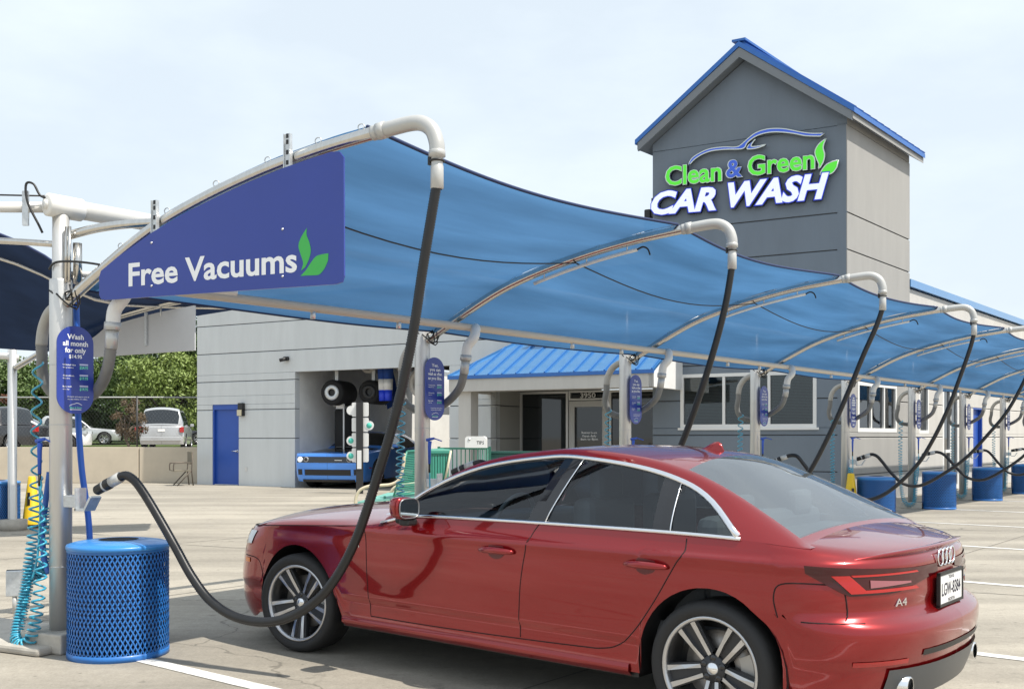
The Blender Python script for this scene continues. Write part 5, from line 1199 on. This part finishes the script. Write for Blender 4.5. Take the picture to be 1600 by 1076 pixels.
dn = bez([(1335, 118), (1230, 115), (1140, 98), (1050, 88), (980, 88), (910, 100), (850, 125), (800, 165), (780, 200), (745, 212), (640, 214), (540, 225), (470, 250), (415, 285), (380, 322)], 4)
shape('car_line', up + dn, lblue)
shape('car_window_line', bez([(862, 137), (838, 165), (828, 192), (870, 192), (935, 178)], 4) + bez([(925, 186), (870, 205), (815, 212), (797, 206), (812, 180)], 4), lblue)
shape('leaf', bez([(1377, 135), (1330, 170), (1300, 215), (1298, 255), (1315, 300), (1325, 325), (1320, 358)], 4) + bez([(1335, 345), (1358, 300), (1366, 250), (1355, 205), (1362, 170)], 4), lgreen)
shape('leaf', bez([(1330, 398), (1350, 360), (1380, 325), (1420, 305), (1468, 292)], 4) + bez([(1455, 345), (1430, 380), (1400, 396), (1360, 400)], 4), lgreen)

# brushes and cloth hanging in the tunnel
def at_tunnel(u, v, n_):                                           # point n_ metres behind the front plane
    P = (Q[0] + N[0]*n_, Q[1] + N[1]*n_); s_, z_ = on(P, F, u, v); return s_, z_
bk = mat('brush_black', (0.012, 0.012, 0.013), .85, 0, .3, 20, .5, 60)
for u, v, n_, r, hubm, lab in ((519, 613, -.5, .36, galv, 'round black wash brush with a pale hub at the left in the tunnel'), (577, 612, -1.0, .34, blackp, 'round black wash brush with a dark hub in the middle of the tunnel')):
    s_, z_ = at_tunnel(u, v, n_); p = fF(s_, n_, z_)
    t = thing('wash_brush', lab, 'brush', p, -.25, 'brushes in the wash tunnel')
    b = MB(); b.lathe([(r*.55, -.02), (r*.9, -.03), (r, .05), (r, .95), (r*.9, 1.0), (.05, 1.0)], 36, axis='y'); b.build('bristles', bk, t)
    b = MB(); b.lathe([(r*.28, -.03), (r*.30, -.05), (r*.58, -.05), (r*.60, -.02)], 32, axis='y'); b.build('hub', hubm, t)
    b = MB(); b.lathe([(.001, .02), (r*.30, .02)], 24, axis='y'); b.build('hub_core', blackp, t)
    b = MB(); b.box((-.05, .3, r*.3), (.05, .4, 3.6 - z_)); b.build('hanger', galv, t)
s_, z_ = at_tunnel(545, 665, -1.2); p = fF(s_, -1.2, 0)
t = thing('side_brush', 'upright black side brush with a white frame in the tunnel', 'brush', p, math.atan2(F[1], F[0]))
b = MB(); b.lathe([(.001, .75), (.28, .75), (.30, .85), (.30, 2.15), (.28, 2.2), (.001, 2.2)], 24, (-.13, 0, 0)); b.build('bristles', bk, t)
b = MB(); b.box((-.2, -.33, 2.22), (.05, -.28, 2.45)); b.box((.06, -.34, .8), (.09, -.30, 2.35)); b.box((-.30, -.34, .76), (.1, -.30, .80)); b.box((-.3, -.34, 2.3), (.1, -.30, 2.34)); b.build('frame', white, t)
clb = mat('wash_cloth_blue', (0.012, 0.055, 0.26), .85, 0, .2, 10)
s_, z_ = at_tunnel(590, 585, -2.8); p = fF(s_, -2.8, 0)
t = thing('wash_cloth', 'dark blue wash cloth strips hanging slanted from the tunnel ceiling', 'cloth strips', p, math.atan2(F[1], F[0]))
for k in range(6):
    b = MB(); b.add([(.12*k, -.06*k, 3.5), (.12*k + .16, -.06*k, 3.5), (.12*k + .50, -.06*k - .1, 2.55 - .22*(k == 2) - .1*(k % 2)), (.12*k + .28, -.06*k - .1, 2.45 - .22*(k == 2) - .1*(k % 2))], [(0, 1, 2, 3)]); b.build('cloth_strip', clb, t)
for u, lab in ((598, 'left blue and white dryer nozzle under the tunnel ceiling'), (607, 'right blue and white dryer nozzle under the tunnel ceiling')):
    s_, z_ = at_tunnel(u, 600, -1.0); p = fF(s_, -1.0, 0)
    t = thing('dryer_nozzle', lab, 'dryer nozzle', p, math.atan2(F[1], F[0]), 'dryer nozzles in the tunnel')
    vb = mat('vivid_blue', (0.02, 0.06, 0.70), .45)
    for nm, z0, z1, w0, w1, m_ in (('lower_cloth', 2.42, 2.72, .125, .14, vb), ('white_band', 2.72, 3.02, .145, .16, white), ('upper_cloth', 3.02, 3.5, .16, .19, clb)):
        b = MB(); b.tube([(0, 0, z0), (0, 0, z1)], [w0*.8, w1*.8], 16); b.build(nm, m_, t)
for u, v, lab in ((576, 568, 'left pale ring duct under the tunnel ceiling'), (628, 566, 'right pale ring duct under the tunnel ceiling'), (660, 598, 'large pale ring duct at the right tunnel wall')):
    s_, z_ = at_tunnel(u, v, -1.3); p = fF(s_, -1.3, z_)
    t = thing('ring_duct', lab, 'duct', p, math.atan2(F[1], F[0]), 'ring ducts in the tunnel'); r = .27 if v < 590 else .42
    b = MB(); b.lathe([(r*.65, 0), (r*.68, -.05), (r, -.05), (r, .3), (r*.65, .3)], 30, axis='y'); b.build('duct', mat('duct_pale', (.55, .53, .50), .5), t)
    b = MB(); b.lathe([(.001, .1), (r*.66, .1)], 24, axis='y'); b.build('duct_mouth', blackp, t)

# stacked entry signal on a black mast
x, d = (562 - 800)/FPX*25.6, 25.6
t = thing('entry_signal', 'black mast with four stacked white signal boards before the tunnel', 'signal', (x, d), -.15)
b = MB(); b.box((-.085, -.03, 0), (.085, .03, 2.28)); b.build('mast', mat('mast_black', (.025, .025, .027), .5), t)
b = MB(); b.box((-.055, -.045, .62), (.055, -.028, 1.08)); b.build('white_label', white, t)
teald = mat('signal_teal', (.09, .56, .45), .4)
for k, (zc, sd, dot) in enumerate(((2.10, -1, False), (1.72, 1, True), (1.34, -1, True), (.96, -1, True))):
    poly = []
    for (cx, cz, a0) in ((.18, .14, 0), (-.18, .14, 90), (-.18, -.14, 180), (.18, -.14, 270)):
        for j in range(5): a = math.radians(a0 + 22.5*j); poly.append((cx + .035*math.cos(a), zc + cz + .035*math.sin(a)))
    b = MB(); b.prism(poly, .032, .060); pb = b.build('signal_board', white, t)
    b = MB(); b.lathe([(.001, .028), (.115, .028), (.115, .062), (.001, .062)], 24, (sd*.235, 0, zc - .02), 'y', smooth=False); b.build('signal_disc', white, pb)
    if dot: b = MB(); b.lathe([(.001, .018), (.068, .020), (.070, .028)], 20, (sd*.235, 0, zc - .02), 'y'); b.build('teal_dot', teald, pb)

# blue coupe leaving the tunnel
mblue = paint('coupe_blue', (0.065, 0.280, 0.84), 0.2, 0.30)
cn = (-5.05, 28.0); DIRB = Vector((0.26, 0.966))                     # from nose to tail
bang = math.atan2(DIRB.y, DIRB.x); mc_o = (cn[0] + DIRB.x*1.07, cn[1] + DIRB.y*1.07)
mc = thing('muscle_car', 'bright blue two door coupe with black bonnet leaving the wash tunnel', 'car', mc_o, bang); mc.scale = (1.1, 1.1, 1.1)
k = Car(wb=2.95, hub=.345, ar=.40, cf=.22, cr=.40, pf=3.2, pr=3.0, zref=.6, res=10, dx=.14, nz=12, crown=2.4, hw=1.03,
    wz=[(.1, .88), (.25, .93), (.5, .95), (.7, .96), (.85, .955), (.95, .94), (1.05, .90)], wx=[(-1.0, .97), (0, 1), (3, 1), (4, .96)],
    tf=[(.1, -.86), (.22, -.93), (.35, -.96), (.55, -.98), (.70, -.97), (.90, -.93), (1, -.9)], tr=[(.1, 3.8), (.3, 3.95), (.6, 4.0), (.9, 3.95), (1, 3.9)],
    low=[(-1, .17), (-.5, .17), (.5, .2), (4, .25)], edge=[(-1, .86), (0, .92), (.8, .96), (2, .98), (3, 1.02), (4, .96)], deckc=[(-1, .86), (-.9, .88), (0, .97), (.8, 1.01), (3.4, 1.05), (4, .96)],
    cuts=[.8, 2.1], gx=(.75, 3.7), gn=40, ws=(.9, 1.6), bl=(2.7, 3.6), raily=[(.75, .86), (1.2, .75), (1.6, .67), (2.3, .65), (3, .70), (3.7, .85)], railz=[(.75, .965), (1.2, 1.18), (1.6, 1.33), (2.0, 1.38), (2.6, 1.35), (3.1, 1.22), (3.7, 1.0)],
    topc=[(.75, 1.0), (1.2, 1.22), (1.6, 1.40), (2.1, 1.45), (2.6, 1.43), (3.2, 1.25), (3.7, 1.04)], dlo=[(.88, .96), (1.2, 1.13), (1.6, 1.275), (2.0, 1.32), (2.6, 1.25), (2.95, .99)], dlox=(.9, 2.94), doors=[('door', .8, 2.1, .3)])
mp_ = build_car(mc, k, mblue, glassd, glassd)
fnt = lambda a, z, off=0.0: (k.xf(z) - off, a, z)
def fpanel(name, m, a0, a1, z0, z1, off, parent=mc, n=8):
    b = MB(); rows = []
    for i in range(n + 1):
        a = lerp(a0, a1, i/n); r = []
        for j in range(4):
            z = lerp(z0, z1, j/3); w_ = k.W(-.9, z); t_ = 1 - max(0, 1 - (abs(a)/w_)**k.pf)**(1/k.pf); r.append((k.xf(z) + k.cf*t_ - off, a, z))
        rows.append(r)
    b.grid(rows, False); return b.build(name, m, parent)
gr = fpanel('grille', blackg, -.86, .86, .645, .795, .010)
for a in (-.76, -.58, .58, .76):
    b = MB(); b.lathe([(.001, -.03), (.055, -.028), (.066, -.02), (.070, 0)], 20, (fnt(0, .72)[0] + .012 + (.02 if abs(a) > .7 else 0), a, .722), 'x'); b.build('headlight', mat('lamp_white', (.85, .88, .9), .15, emit=(.9, .95, 1), es=.25) if abs(a) > .7 else mat('lamp_grey', (.35, .36, .38), .15, .3), mc)
    if abs(a) < .7: b = MB(); b.lathe([(.001, -.034), (.044, -.033)], 18, (fnt(0, .72)[0] + .012, a, .728), 'x'); b.build('lamp_centre', blackg, mc)
fpanel('lower_intake', blackp, -.62, .62, .33, .475, .008)
for s1 in (-1, 1):
    fpanel('side_intake', blackp, s1*.70, s1*.83, .34, .48, .008, n=3); fpanel('intake_blade', mblue, s1*.63, s1*.69, .33, .485, .014, n=2)
fpanel('splitter', blackp, -.90, .90, .165, .225, .02)
b = MB(); b.box((fnt(0, .7)[0] - .016, -.40, .70), (fnt(0, .7)[0] - .011, -.20, .715)); b.build('grille_badge', chrome, mc)
b = MB(); rows = []                                                # black bonnet panel lying just over the blue one
for i in range(13):
    x_ = lerp(-.66, .74, i/12); wv = lerp(.62, .72, i/12); rows.append([(x_, wv*(j/5 - 1), k.zdeck(x_, wv*(j/5 - 1)) + .006) for j in range(11)])
b.grid(rows); b.build('bonnet_stripe', mat('bonnet_black', (.012, .013, .016), .25, coat=.5), mc)
b = MB(); b.box((.1, -.28, 1.0), (.55, .28, 1.045), .02); b.build('bonnet_scoop', mat('bonnet_black', (0, 0, 0)), mc)
for x_ in (0, 2.95):
    for s1 in (-1, 1): wheel(mc, x_, s1*.94, .345, .345, .27, .22, face=s1, spokes=7, twin=False, rim_m=blackg)
for s1 in (-1, 1):
    b = MB(); b.box((.98, s1*.94, 1.0), (1.12, s1*1.12, 1.10), .03); b.build('wing_mirror', mblue, mc)
    b = MB(); b.box((-.55, s1*(k.yside(-.5, .5) - .01), .50), (-.40, s1*(k.yside(-.5, .5) + .006), .525)); b.build('side_marker', red_lens2, mc)

# mesh bench with a cream frame behind the second post
t = thing('bench', 'high backed green mesh bench with a cream tube frame behind the second post', 'bench', gnd(612, 800), -.25)
d = t.location.y; pxm = d/FPX
P = lambda u, v, y=0: ((u - 800)*pxm - t.location.x, y, CH + (V0 - v)*pxm)
def rotv(x_, y_, z_): a = .25; return Vector((x_*math.cos(a) - y_*math.sin(a), x_*math.sin(a) + y_*math.cos(a), z_))
fr_ = MB(rotv); L1 = smooth_path([P(632, 708), P(630, 728), P(624, 748), P(612, 756), P(595, 758), P(578, 759), P(563, 765), P(556, 778), P(555, 800)], 6); fr_.tube(L1, .030, 10); fr_.build('frame', beige, t)
fr_ = MB(rotv); fr_.tube([Vector(q) + Vector((.55, .75, 0)) for q in L1], .030, 10); fr_.build('frame', beige, t)
b = MB(rotv)
bl_, br_, tr_, tl_ = P(615, 775), P(676, 768, .4), P(690, 702, .5), P(636, 705)
nb_ = 26
for k_ in range(nb_):
    q = k_/(nb_ - 1); a_ = Vector(bl_).lerp(Vector(tl_), q); c_ = Vector(br_).lerp(Vector(tr_), q); sl_ = MB(rotv); sl_.quadbar(a_, c_, .012, .019); sl_.build('back_slat', benchgreen, t)
sb_ = MB(rotv); sb_.tube([tl_, tr_], .022, 8); sb_.tube([bl_, br_], .022, 8); sb_.tube([bl_, tl_], .018, 8); sb_.tube([br_, tr_], .022, 8); sb_.build('back_frame', benchgreen, t)
b = MB(rotv); se = [P(560, 783, -.1), P(665, 775, .2), P(690, 770, .8), P(600, 772, .6)]; b.add(se + [(p[0], p[1], p[2] - .03) for p in se], [(0, 1, 2, 3), (7, 6, 5, 4), (0, 4, 5, 1), (1, 5, 6, 2), (2, 6, 7, 3), (3, 7, 4, 0)]); b.build('seat', mat('bench_seat_green', (.16, .40, .35), .45), t)
b = MB(rotv); 
for q in (P(600, 775, .1), P(670, 775, .5)): b.tube([q, (q[0], q[1], 0.0)], .022, 8)
b.build('leg', benchgreen, t)
t = thing('waste_bin', 'slatted green bin standing just right of the second post', 'bin', ((682 - 800)/FPX*13.4, 13.4), .3)
for k_ in range(9):
    b = MB(); a = -.10 + .055*k_ ; b.box((-.20 + .036*k_, -.16, .45), (-.172 + .036*k_, -.13, 1.20)); b.build('slat', benchgreen, t)
b = MB(); b.box((-.20, -.128, .0), (.13, .18, 1.17)); b.box((-.22, -.18, 1.19), (.15, .2, 1.26), .02); b.build('body', benchgreen, t)
b = MB(); b.tube([(.15, -.18, 1.24), (.06, -.18, .80)], .015, 8); b.build('cream_stay', beige, t)

# green railing and the tips box
rx, ry = -1.45, 21.0
t = thing('railing', 'dark green picket railing before the entrance', 'railing', (rx, ry), -.10)
for z in (.15, 1.16):
    b = MB(); b.box((-.05, -.02, z), (1.0, .02, z + .04)); b.build('rail', dkgreen, t)
for k_ in range(12):
    b = MB(); b.box((-.04 + .088*k_, -.010, .19), (-.02 + .088*k_, .010, 1.16)); b.build('picket', dkgreen, t)
for x_ in (-.05, 1.0):
    b = MB(); b.box((x_ - .025, -.025, 0), (x_ + .025, .025, 1.22)); b.build('railing_post', dkgreen, t)
t = thing('tips_box', 'white mailbox shaped TIPS box on a green picket stand', 'tips box', (-.72, 20.6), -.1)
b = MB(); poly = [(-.21, 0)] + [(-.21 + .0, .16)] + [(-.15 - .06*math.cos(PI/2*j/5), .17 + .06*math.sin(PI/2*j/5)) for j in range(6)] + [(.15 + .06*math.sin(PI/2*j/5), .17 + .06*math.cos(PI/2*j/5)) for j in range(6)] + [(.21, 0)]
b.prism([(a, c + 1.20) for a, c in poly], -.13, .13); bx = b.build('box', white, t); put_text('lettering', blackp, bx, lambda a, b, c: (.10 + a, -.132 - c, 1.27 + b), 'TIPS', fit_w=.15, cap=.07, off=.01, align='CENTER', res=1)
b = MB(); b.lathe([(.001, -.145), (.025, -.14), (.025, -.13)], 12, (-.12, 0, 1.37), 'y'); b.build('lock', galv, bx)
for k_ in range(5): b = MB(); b.box((.02 + .05*k_, -.01, 0), (.04 + .05*k_, .01, 1.19)); b.build('picket', mat('picket_pale_green', (.12, .36, .27), .45), t)
t = thing('planter_box', 'dark green low cabinet behind the TIPS box', 'cabinet', (-.25, 21.3), -.1)
b = MB(); b.box((-.2, -.2, 0), (1.35, .2, 1.08), .02); b.build('body', mat('cabinet_green', (.02, .09, .075), .5), t); b = MB(); b.box((-.22, -.22, 1.08), (1.37, .22, 1.12)); b.build('lid', mat('cabinet_green', (0, 0, 0)), t)

# ------------------------------------------------------------------ retaining wall, upper lot, fence
WY = 31.6
tw = thing('retaining_wall', 'long cream concrete retaining wall left of the building', 'wall', (-11.5, WY, 0), 0)
wm = mat('retaining_concrete', (0.52, 0.455, 0.36), .85, 0, .10, 1.2, .2, 30)
for x0, x1 in ((-24.0, -11.53), (-11.50, -5.5), (-36.5, -24.03)):
    b = MB(); b.box((x0 + 11.5, 0, 0), (x1 + 11.5, .28, 1.10), .012); b.build('wall_panel', wm, tw)
grass = mat('verge_grass', (0.085, 0.12, 0.028), .9, 0, .35, 2)
b = MB(); b.add([(-90, WY + .25, .80), (-5.4, WY + .25, .80), (-5.4, 300, .80), (-90, 300, .80)], [(0, 1, 2, 3)]); struct(b.build('upper_road', mat('upper_asphalt', (.33, .30, .26), .9, 0, .15, .5)))
b = MB(); b.box((-90, 54, .80), (-5.4, 64, .92)); b.box((-90, 53.8, .80), (-5.4, 54, .95)); struct(b.build('grass_verge', grass))
b = MB(); b.add([(-90, 68, 1.0), (-5.4, 68, 1.0), (-5.4, 130, 1.4), (-90, 130, 1.4)], [(0, 1, 2, 3)]); struct(b.build('grass_bank', grass))
fn = thing('chain_link_fence', 'grey chain link fence standing on the cream wall', 'fence', (-11.5, WY + .14, 1.10), 0)
gp = mat('fence_grey', (.30, .31, .31), .5, .5)
for x_ in (-24, -17.7, -11.62, -5.6):
    b = MB(); b.tube([(x_ + 11.5, 0, 0), (x_ + 11.5, 0, 1.58)], .03, 8); b.build('fence_post', mat('fence_post_dark', (.05, .05, .05), .5), fn)
b = MB(); b.tube([(-22, 0, 1.54), (6.0, 0, 1.54)], .022, 8); b.build('top_rail', gp, fn)
b = MB(); h_ = 1.5
for k_ in range(-20, 260):
    x_ = -22 + .11*k_
    for sg_ in (-1, 1): b.quadbar((x_, .01*sg_, 0), (x_ + sg_*h_*.8, .01*sg_, h_), .0012, .0012)
stuff(b.build('chain_link', gp, fn))

# ------------------------------------------------------------------ vehicles on the upper lot
silver = paint('suv_silver', (.46, .47, .48), .35, .3); wht = paint('car_white', (.78, .78, .77), 0, .35); blk = paint('pickup_black', (.012, .012, .015), .2, .3)
def suv(label, loc, heading, pm, L_=4.7, W_=1.9, H_=1.75, kind='suv'):
    """heading: world direction from nose to tail"""
    t = thing('parked_' + ('pickup' if kind == 'pickup' else 'car'), label, 'pickup' if kind == 'pickup' else 'car', loc, math.atan2(heading[1], heading[0]), 'vehicles on the upper lot')
    wb = L_*.60; fo, ro = -.88, wb + L_ - wb - .88; hw = W_/2; bh = H_*.58
    if kind == 'sedan': tc_ = [(.75, bh + .03), (1.5, H_ - .08), (2.0, H_), (2.5, H_ - .02), (wb + .45, bh + .1)]; rz = [(.75, bh + .01), (1.45, H_ - .17), (2.0, H_ - .07), (2.5, H_ - .12), (wb + .45, bh + .03)]; g1, b0, b1 = wb + .45, 2.55, wb + .35
    elif kind == 'pickup': tc_ = [(.85, bh + .03), (1.5, H_ - .06), (2.0, H_), (2.5, H_ - .02), (2.75, bh + .05)]; rz = [(.85, bh + .01), (1.45, H_ - .15), (2.0, H_ - .06), (2.5, H_ - .08), (2.75, bh + .03)]; g1, b0, b1 = 2.75, 2.52, 2.72
    else: tc_ = [(.75, bh + .03), (1.5, H_ - .07), (2.2, H_), (3.0, H_), (ro - .28, H_ - .05), (ro - .06, bh + .03)]; rz = [(.75, bh + .01), (1.45, H_ - .16), (2.2, H_ - .07), (3.0, H_ - .08), (ro - .30, H_ - .13), (ro - .06, bh + .01)]; g1, b0, b1 = ro - .06, ro - .27, ro - .08
    ry_ = [(.75, hw*.92), (1.5, hw*.76), (2.3, hw*.72), (g1 - .3, hw*.76), (g1, hw*.88)]
    c = Car(wb=wb, hub=.36, ar=.43, cf=.40, cr=.22 if kind != 'sedan' else .4, pf=2.6, pr=3.4, zref=.6, res=8, dx=.25, nz=8, crown=2.4, hw=hw*1.03,
        wz=[(.1, hw*.92), (.4, hw*.98), (.7, hw), (bh, hw*.95), (H_, hw*.9)], wx=[(-1, .97), (0, 1), (wb, 1), (ro, .97)], tf=[(.1, fo + .1), (.4, fo), (.7, fo + .02), (1, fo + .12), (1.3, fo + .4)], tr=[(.1, ro - .12), (.5, ro), (.75, ro), (1.1, ro - .03), (1.4, ro - .06)],
        low=[(-2, .25), (6, .27)], edge=[(-1, bh - .16), (0, bh - .08), (.8, bh), (ro, bh)], deckc=[(-1, bh - .16), (-.8, bh - .10), (0, bh - .02), (.8, bh + .03), (ro, bh)], cuts=[.7, 1.75, 2.75], gx=(.75, g1), gn=30, ws=(.88, 1.5), bl=(b0, b1), raily=ry_, railz=rz, topc=tc_,
        dlo=[(.85, bh)] + [(x_, spl(rz, x_) - .07) for x_ in (1.1, 1.5, 2.0, 2.4)] + ([(3.0, spl(rz, 3.0) - .07), (g1 - .45, spl(rz, g1 - .45) - .08), (g1 - .25, bh)] if kind == 'suv' else [(2.5, spl(rz, 2.5) - .09), (g1 - .12, bh)]), dlox=(.86, g1 - (.26 if kind == 'suv' else .14)), doors=[('front_door', .7, 1.75, .35), ('rear_door', 1.75, 2.75, .35)])
    build_car(t, c, pm, glassd, glassd)
    for x_ in (0, wb):
        for s1 in (-1, 1): wheel(t, x_, s1*(hw - .02), .36, .36, .25, .22, face=s1, spokes=5, twin=False)
    zl0, zl1 = (.82, 1.08) if kind != 'sedan' else (.72, .86)
    for s1 in (-1, 1):
        b = MB(); b.box((c.xr(.9) - .18, s1*(hw*.80), zl0), (c.xr(.9) + .02, s1*(hw*.985), zl1), .02); b.build('tail_light', red_lens2, t)
        b = MB(); b.box((1.0, s1*hw, bh - .02), (1.13, s1*(hw + .18), bh + .12), .03); b.build('wing_mirror', pm, t)
        b = MB(); b.box((c.xf(.8) + .03, s1*hw*.60, .72), (c.xf(.8) + .30, s1*hw*.93, .86), .02); b.build('headlight', mat('headlight_glass', (0, 0, 0)), t)
    if kind != 'sedan':
        b = MB(); b.box((ro - .02, -hw*.9, .42), (ro + .06, hw*.9, .62), .03); b.build('rear_bumper', pm if kind == 'suv' else chrome, t)
    b = MB(); b.box((ro - .01, -.16, .86), (ro + .012, .16, .98)); b.build('number_plate', white, t)
    return t
suv('pale silver sport utility vehicle seen from behind, on the upper lot near the building corner', (-17.25, 51.8, .80), (.22, -.975), silver, 5.2, 2.02, 1.95)
suv('silver crossover parked on the far side of the grass verge', ((160 - 800)/FPX*62, 62.5, .95), (-.96, -.28), silver, 4.6, 1.85, 1.70)
suv('white saloon half hidden behind the leftmost post', (-19.5, 45.2, .80), (-.97, -.24), wht, 4.8, 1.85, 1.48, 'sedan')
suv('black pickup truck with a red tail light at the far left', (-23.5, 44.5, .80), (.93, -.37), blk, 5.6, 2.0, 1.85, 'pickup')
suv('black saloon parked behind the pale silver utility vehicle', ((296 - 800)/FPX*64, 66, .95), (-.97, -.24), blk, 4.7, 1.85, 1.55)

# ------------------------------------------------------------------ trees
def leafmat(name, col):
    m = mat(name, col, .6, 0, .16, .5); b = m.node_tree.nodes['Principled BSDF']; b.inputs['Subsurface Weight'].default_value = 0
    return m
lf = [leafmat('leaf_mid', (.105, .165, .045)), leafmat('leaf_bright', (.185, .250, .060)), leafmat('leaf_dark', (.062, .105, .035)), leafmat('leaf_rust', (.16, .065, .035))]
bark = mat('bark', (.10, .075, .055), .9, 0, .25, 8)
def tree(label, loc, h, rad, trunk_h, m, nclump, leaf, seed, name='tree', per=170):
    t = thing(name, label, 'tree' if name == 'tree' else name, loc, 0, 'trees beyond the fence'); rd = random.Random(seed)
    tr = MB(); tops = []
    base = Vector((0, 0, 0)); top_ = Vector((rd.uniform(-.3, .3), rd.uniform(-.3, .3), trunk_h))
    tr.tube([base, base.lerp(top_, .5) + Vector((rd.uniform(-.1, .1), 0, 0)), top_], [h*.035, h*.027, h*.022], 8)
    for k_ in range(7):
        a = 2*PI*k_/7 + rd.uniform(-.4, .4); e = Vector((math.cos(a)*rad*rd.uniform(.4, .75), math.sin(a)*rad*rd.uniform(.4, .75), lerp(trunk_h, h, rd.uniform(.3, .85)))); mid = top_.lerp(e, .5) + Vector((0, 0, .08*h)); tr.tube([top_ - Vector((0, 0, .1)), mid, e], [h*.016, h*.010, h*.004], 6); tops.append(e)
    tr.build('trunk', bark, t)
    b = MB(); V = b.v; Fc = b.f
    for k_ in range(nclump):
        a = rd.uniform(0, 2*PI); zz = rd.uniform(-1, 1); rr_ = math.sqrt(1 - zz*zz); sc_ = rd.uniform(.45, 1.0)**.6
        cz = lerp(trunk_h*.75, h, .5); hz = (h - trunk_h*.75)/2
        c = Vector((math.cos(a)*rr_*rad*sc_, math.sin(a)*rr_*rad*sc_, cz + zz*hz*sc_)); cr = rad*rd.uniform(.16, .30)
        for j in range(per):
            d_ = Vector((rd.gauss(0, 1), rd.gauss(0, 1), rd.gauss(0, .75))); d_ = d_.normalized()*cr*rd.uniform(.4, 1)
            p = c + d_; n_ = Vector((rd.gauss(0, 1), rd.gauss(0, 1), rd.gauss(.5, 1))).normalized(); u_ = n_.orthogonal().normalized(); v_ = n_.cross(u_); q = rd.uniform(0, 6.28); u2 = u_*math.cos(q) + v_*math.sin(q); v2 = n_.cross(u2); l_ = leaf*rd.uniform(.6, 1.3)
            i0 = len(V); V.extend((p - u2*l_, p + v2*l_*.45, p + u2*l_, p - v2*l_*.45)); Fc.append((i0, i0+1, i0+2, i0+3)); b.sm.append(False)
    o = b.build('crown', m, t, recalc=False); return t
tree('large dark green tree behind the fence next to the building', ((225 - 800)/FPX*76, 78, 1), 8.8, 4.6, 1.8, lf[0], 150, .16, 1)
tree('bright yellow green tree standing in front of the dark tree', ((262 - 800)/FPX*71, 71, 1), 6.3, 3.3, 1.0, lf[1], 110, .14, 2)
tree('dark tree touching the building corner', ((318 - 800)/FPX*74, 75, 1), 8.6, 4.2, 1.6, lf[2], 120, .16, 3)
tree('broad green tree at the far left', ((22 - 800)/FPX*84, 86, 1), 6.6, 4.4, 1.2, lf[0], 130, .16, 4)
tree('low dark tree left of the big tree', ((172 - 800)/FPX*80, 82, 1), 5.4, 3.4, .8, lf[2], 80, .19, 5)
tree('tree at the left picture edge', ((-60 - 800)/FPX*84, 85, 1), 7.4, 4.5, 1.4, lf[2], 90, .2, 6)
tree('small bright tree between the far left tree and the post', ((76 - 800)/FPX*88, 90, 1), 5.0, 3.0, .8, lf[1], 70, .18, 9)
tree('young rust tinged sapling on the verge before the silver crossover', ((203 - 800)/FPX*43, 43, .8), 2.15, .78, .55, mat('leaf_sapling', (.105, .070, .035), .6, 0, .4, 1.5), 34, .055, 7, 'sapling', 90)
tree('rust coloured shrub at the far left by the pickup', ((2 - 800)/FPX*60, 60, .9), 3.0, 1.0, .5, lf[3], 30, .09, 8, 'shrub', 90)
hd = MB(); rd = random.Random(12)
for k_ in range(14000):
    p = Vector((rd.uniform(-58, -16), 92 + rd.uniform(-2, 2), 1 + 2.9*rd.random()**.7 + .5*math.sin(k_))); n_ = Vector((rd.gauss(0, 1), rd.gauss(-.5, 1), rd.gauss(.5, 1))).normalized(); u_ = n_.orthogonal().normalized(); v_ = n_.cross(u_); l_ = .30*rd.uniform(.6, 1.3); i0 = len(hd.v)
    hd.v.extend((p - u_*l_, p + v_*l_*.5, p + u_*l_, p - v_*l_*.5)); hd.f.append((i0, i0+1, i0+2, i0+3)); hd.sm.append(False)
o = hd.build('hedge', lf[2], recalc=False); stuff(o); tag(o, 'dark green hedge line running behind the parked vehicles', 'hedge')
# outdoor chair by the wall
t = thing('outdoor_chair', 'metal outdoor chair with a tan mesh back by the cream wall', 'chair', ((297 - 800)/FPX*30.0, 30.0), .5)
fm_ = mat('chair_bronze', (.12, .10, .08), .5, .3)
b = MB(); b.box((-.02, -.3, .62), (.0, .3, .98)); b.build('backrest', mat('chair_mesh', (.18, .16, .12), .8), t); b = MB(); b.box((-.50, -.3, .42), (.0, .3, .45)); b.build('seat', mat('chair_mesh', (0, 0, 0)), t)
for y_ in (-.3, .3):
    b = MB(); b.tube([(.02, y_, .98), (-.02, y_, .45), (.03, y_, 0)], .018, 6); b.build('leg', fm_, t); b = MB(); b.tube([(-.02, y_, .45), (-.42, y_, 0)], .018, 6); b.build('leg', fm_, t); b = MB(); b.tube(smooth_path([(0, y_, .66), (-.45, y_, .66), (-.52, y_, .60), (-.52, y_, .44)], 4), .018, 6); b.build('armrest', fm_, t)
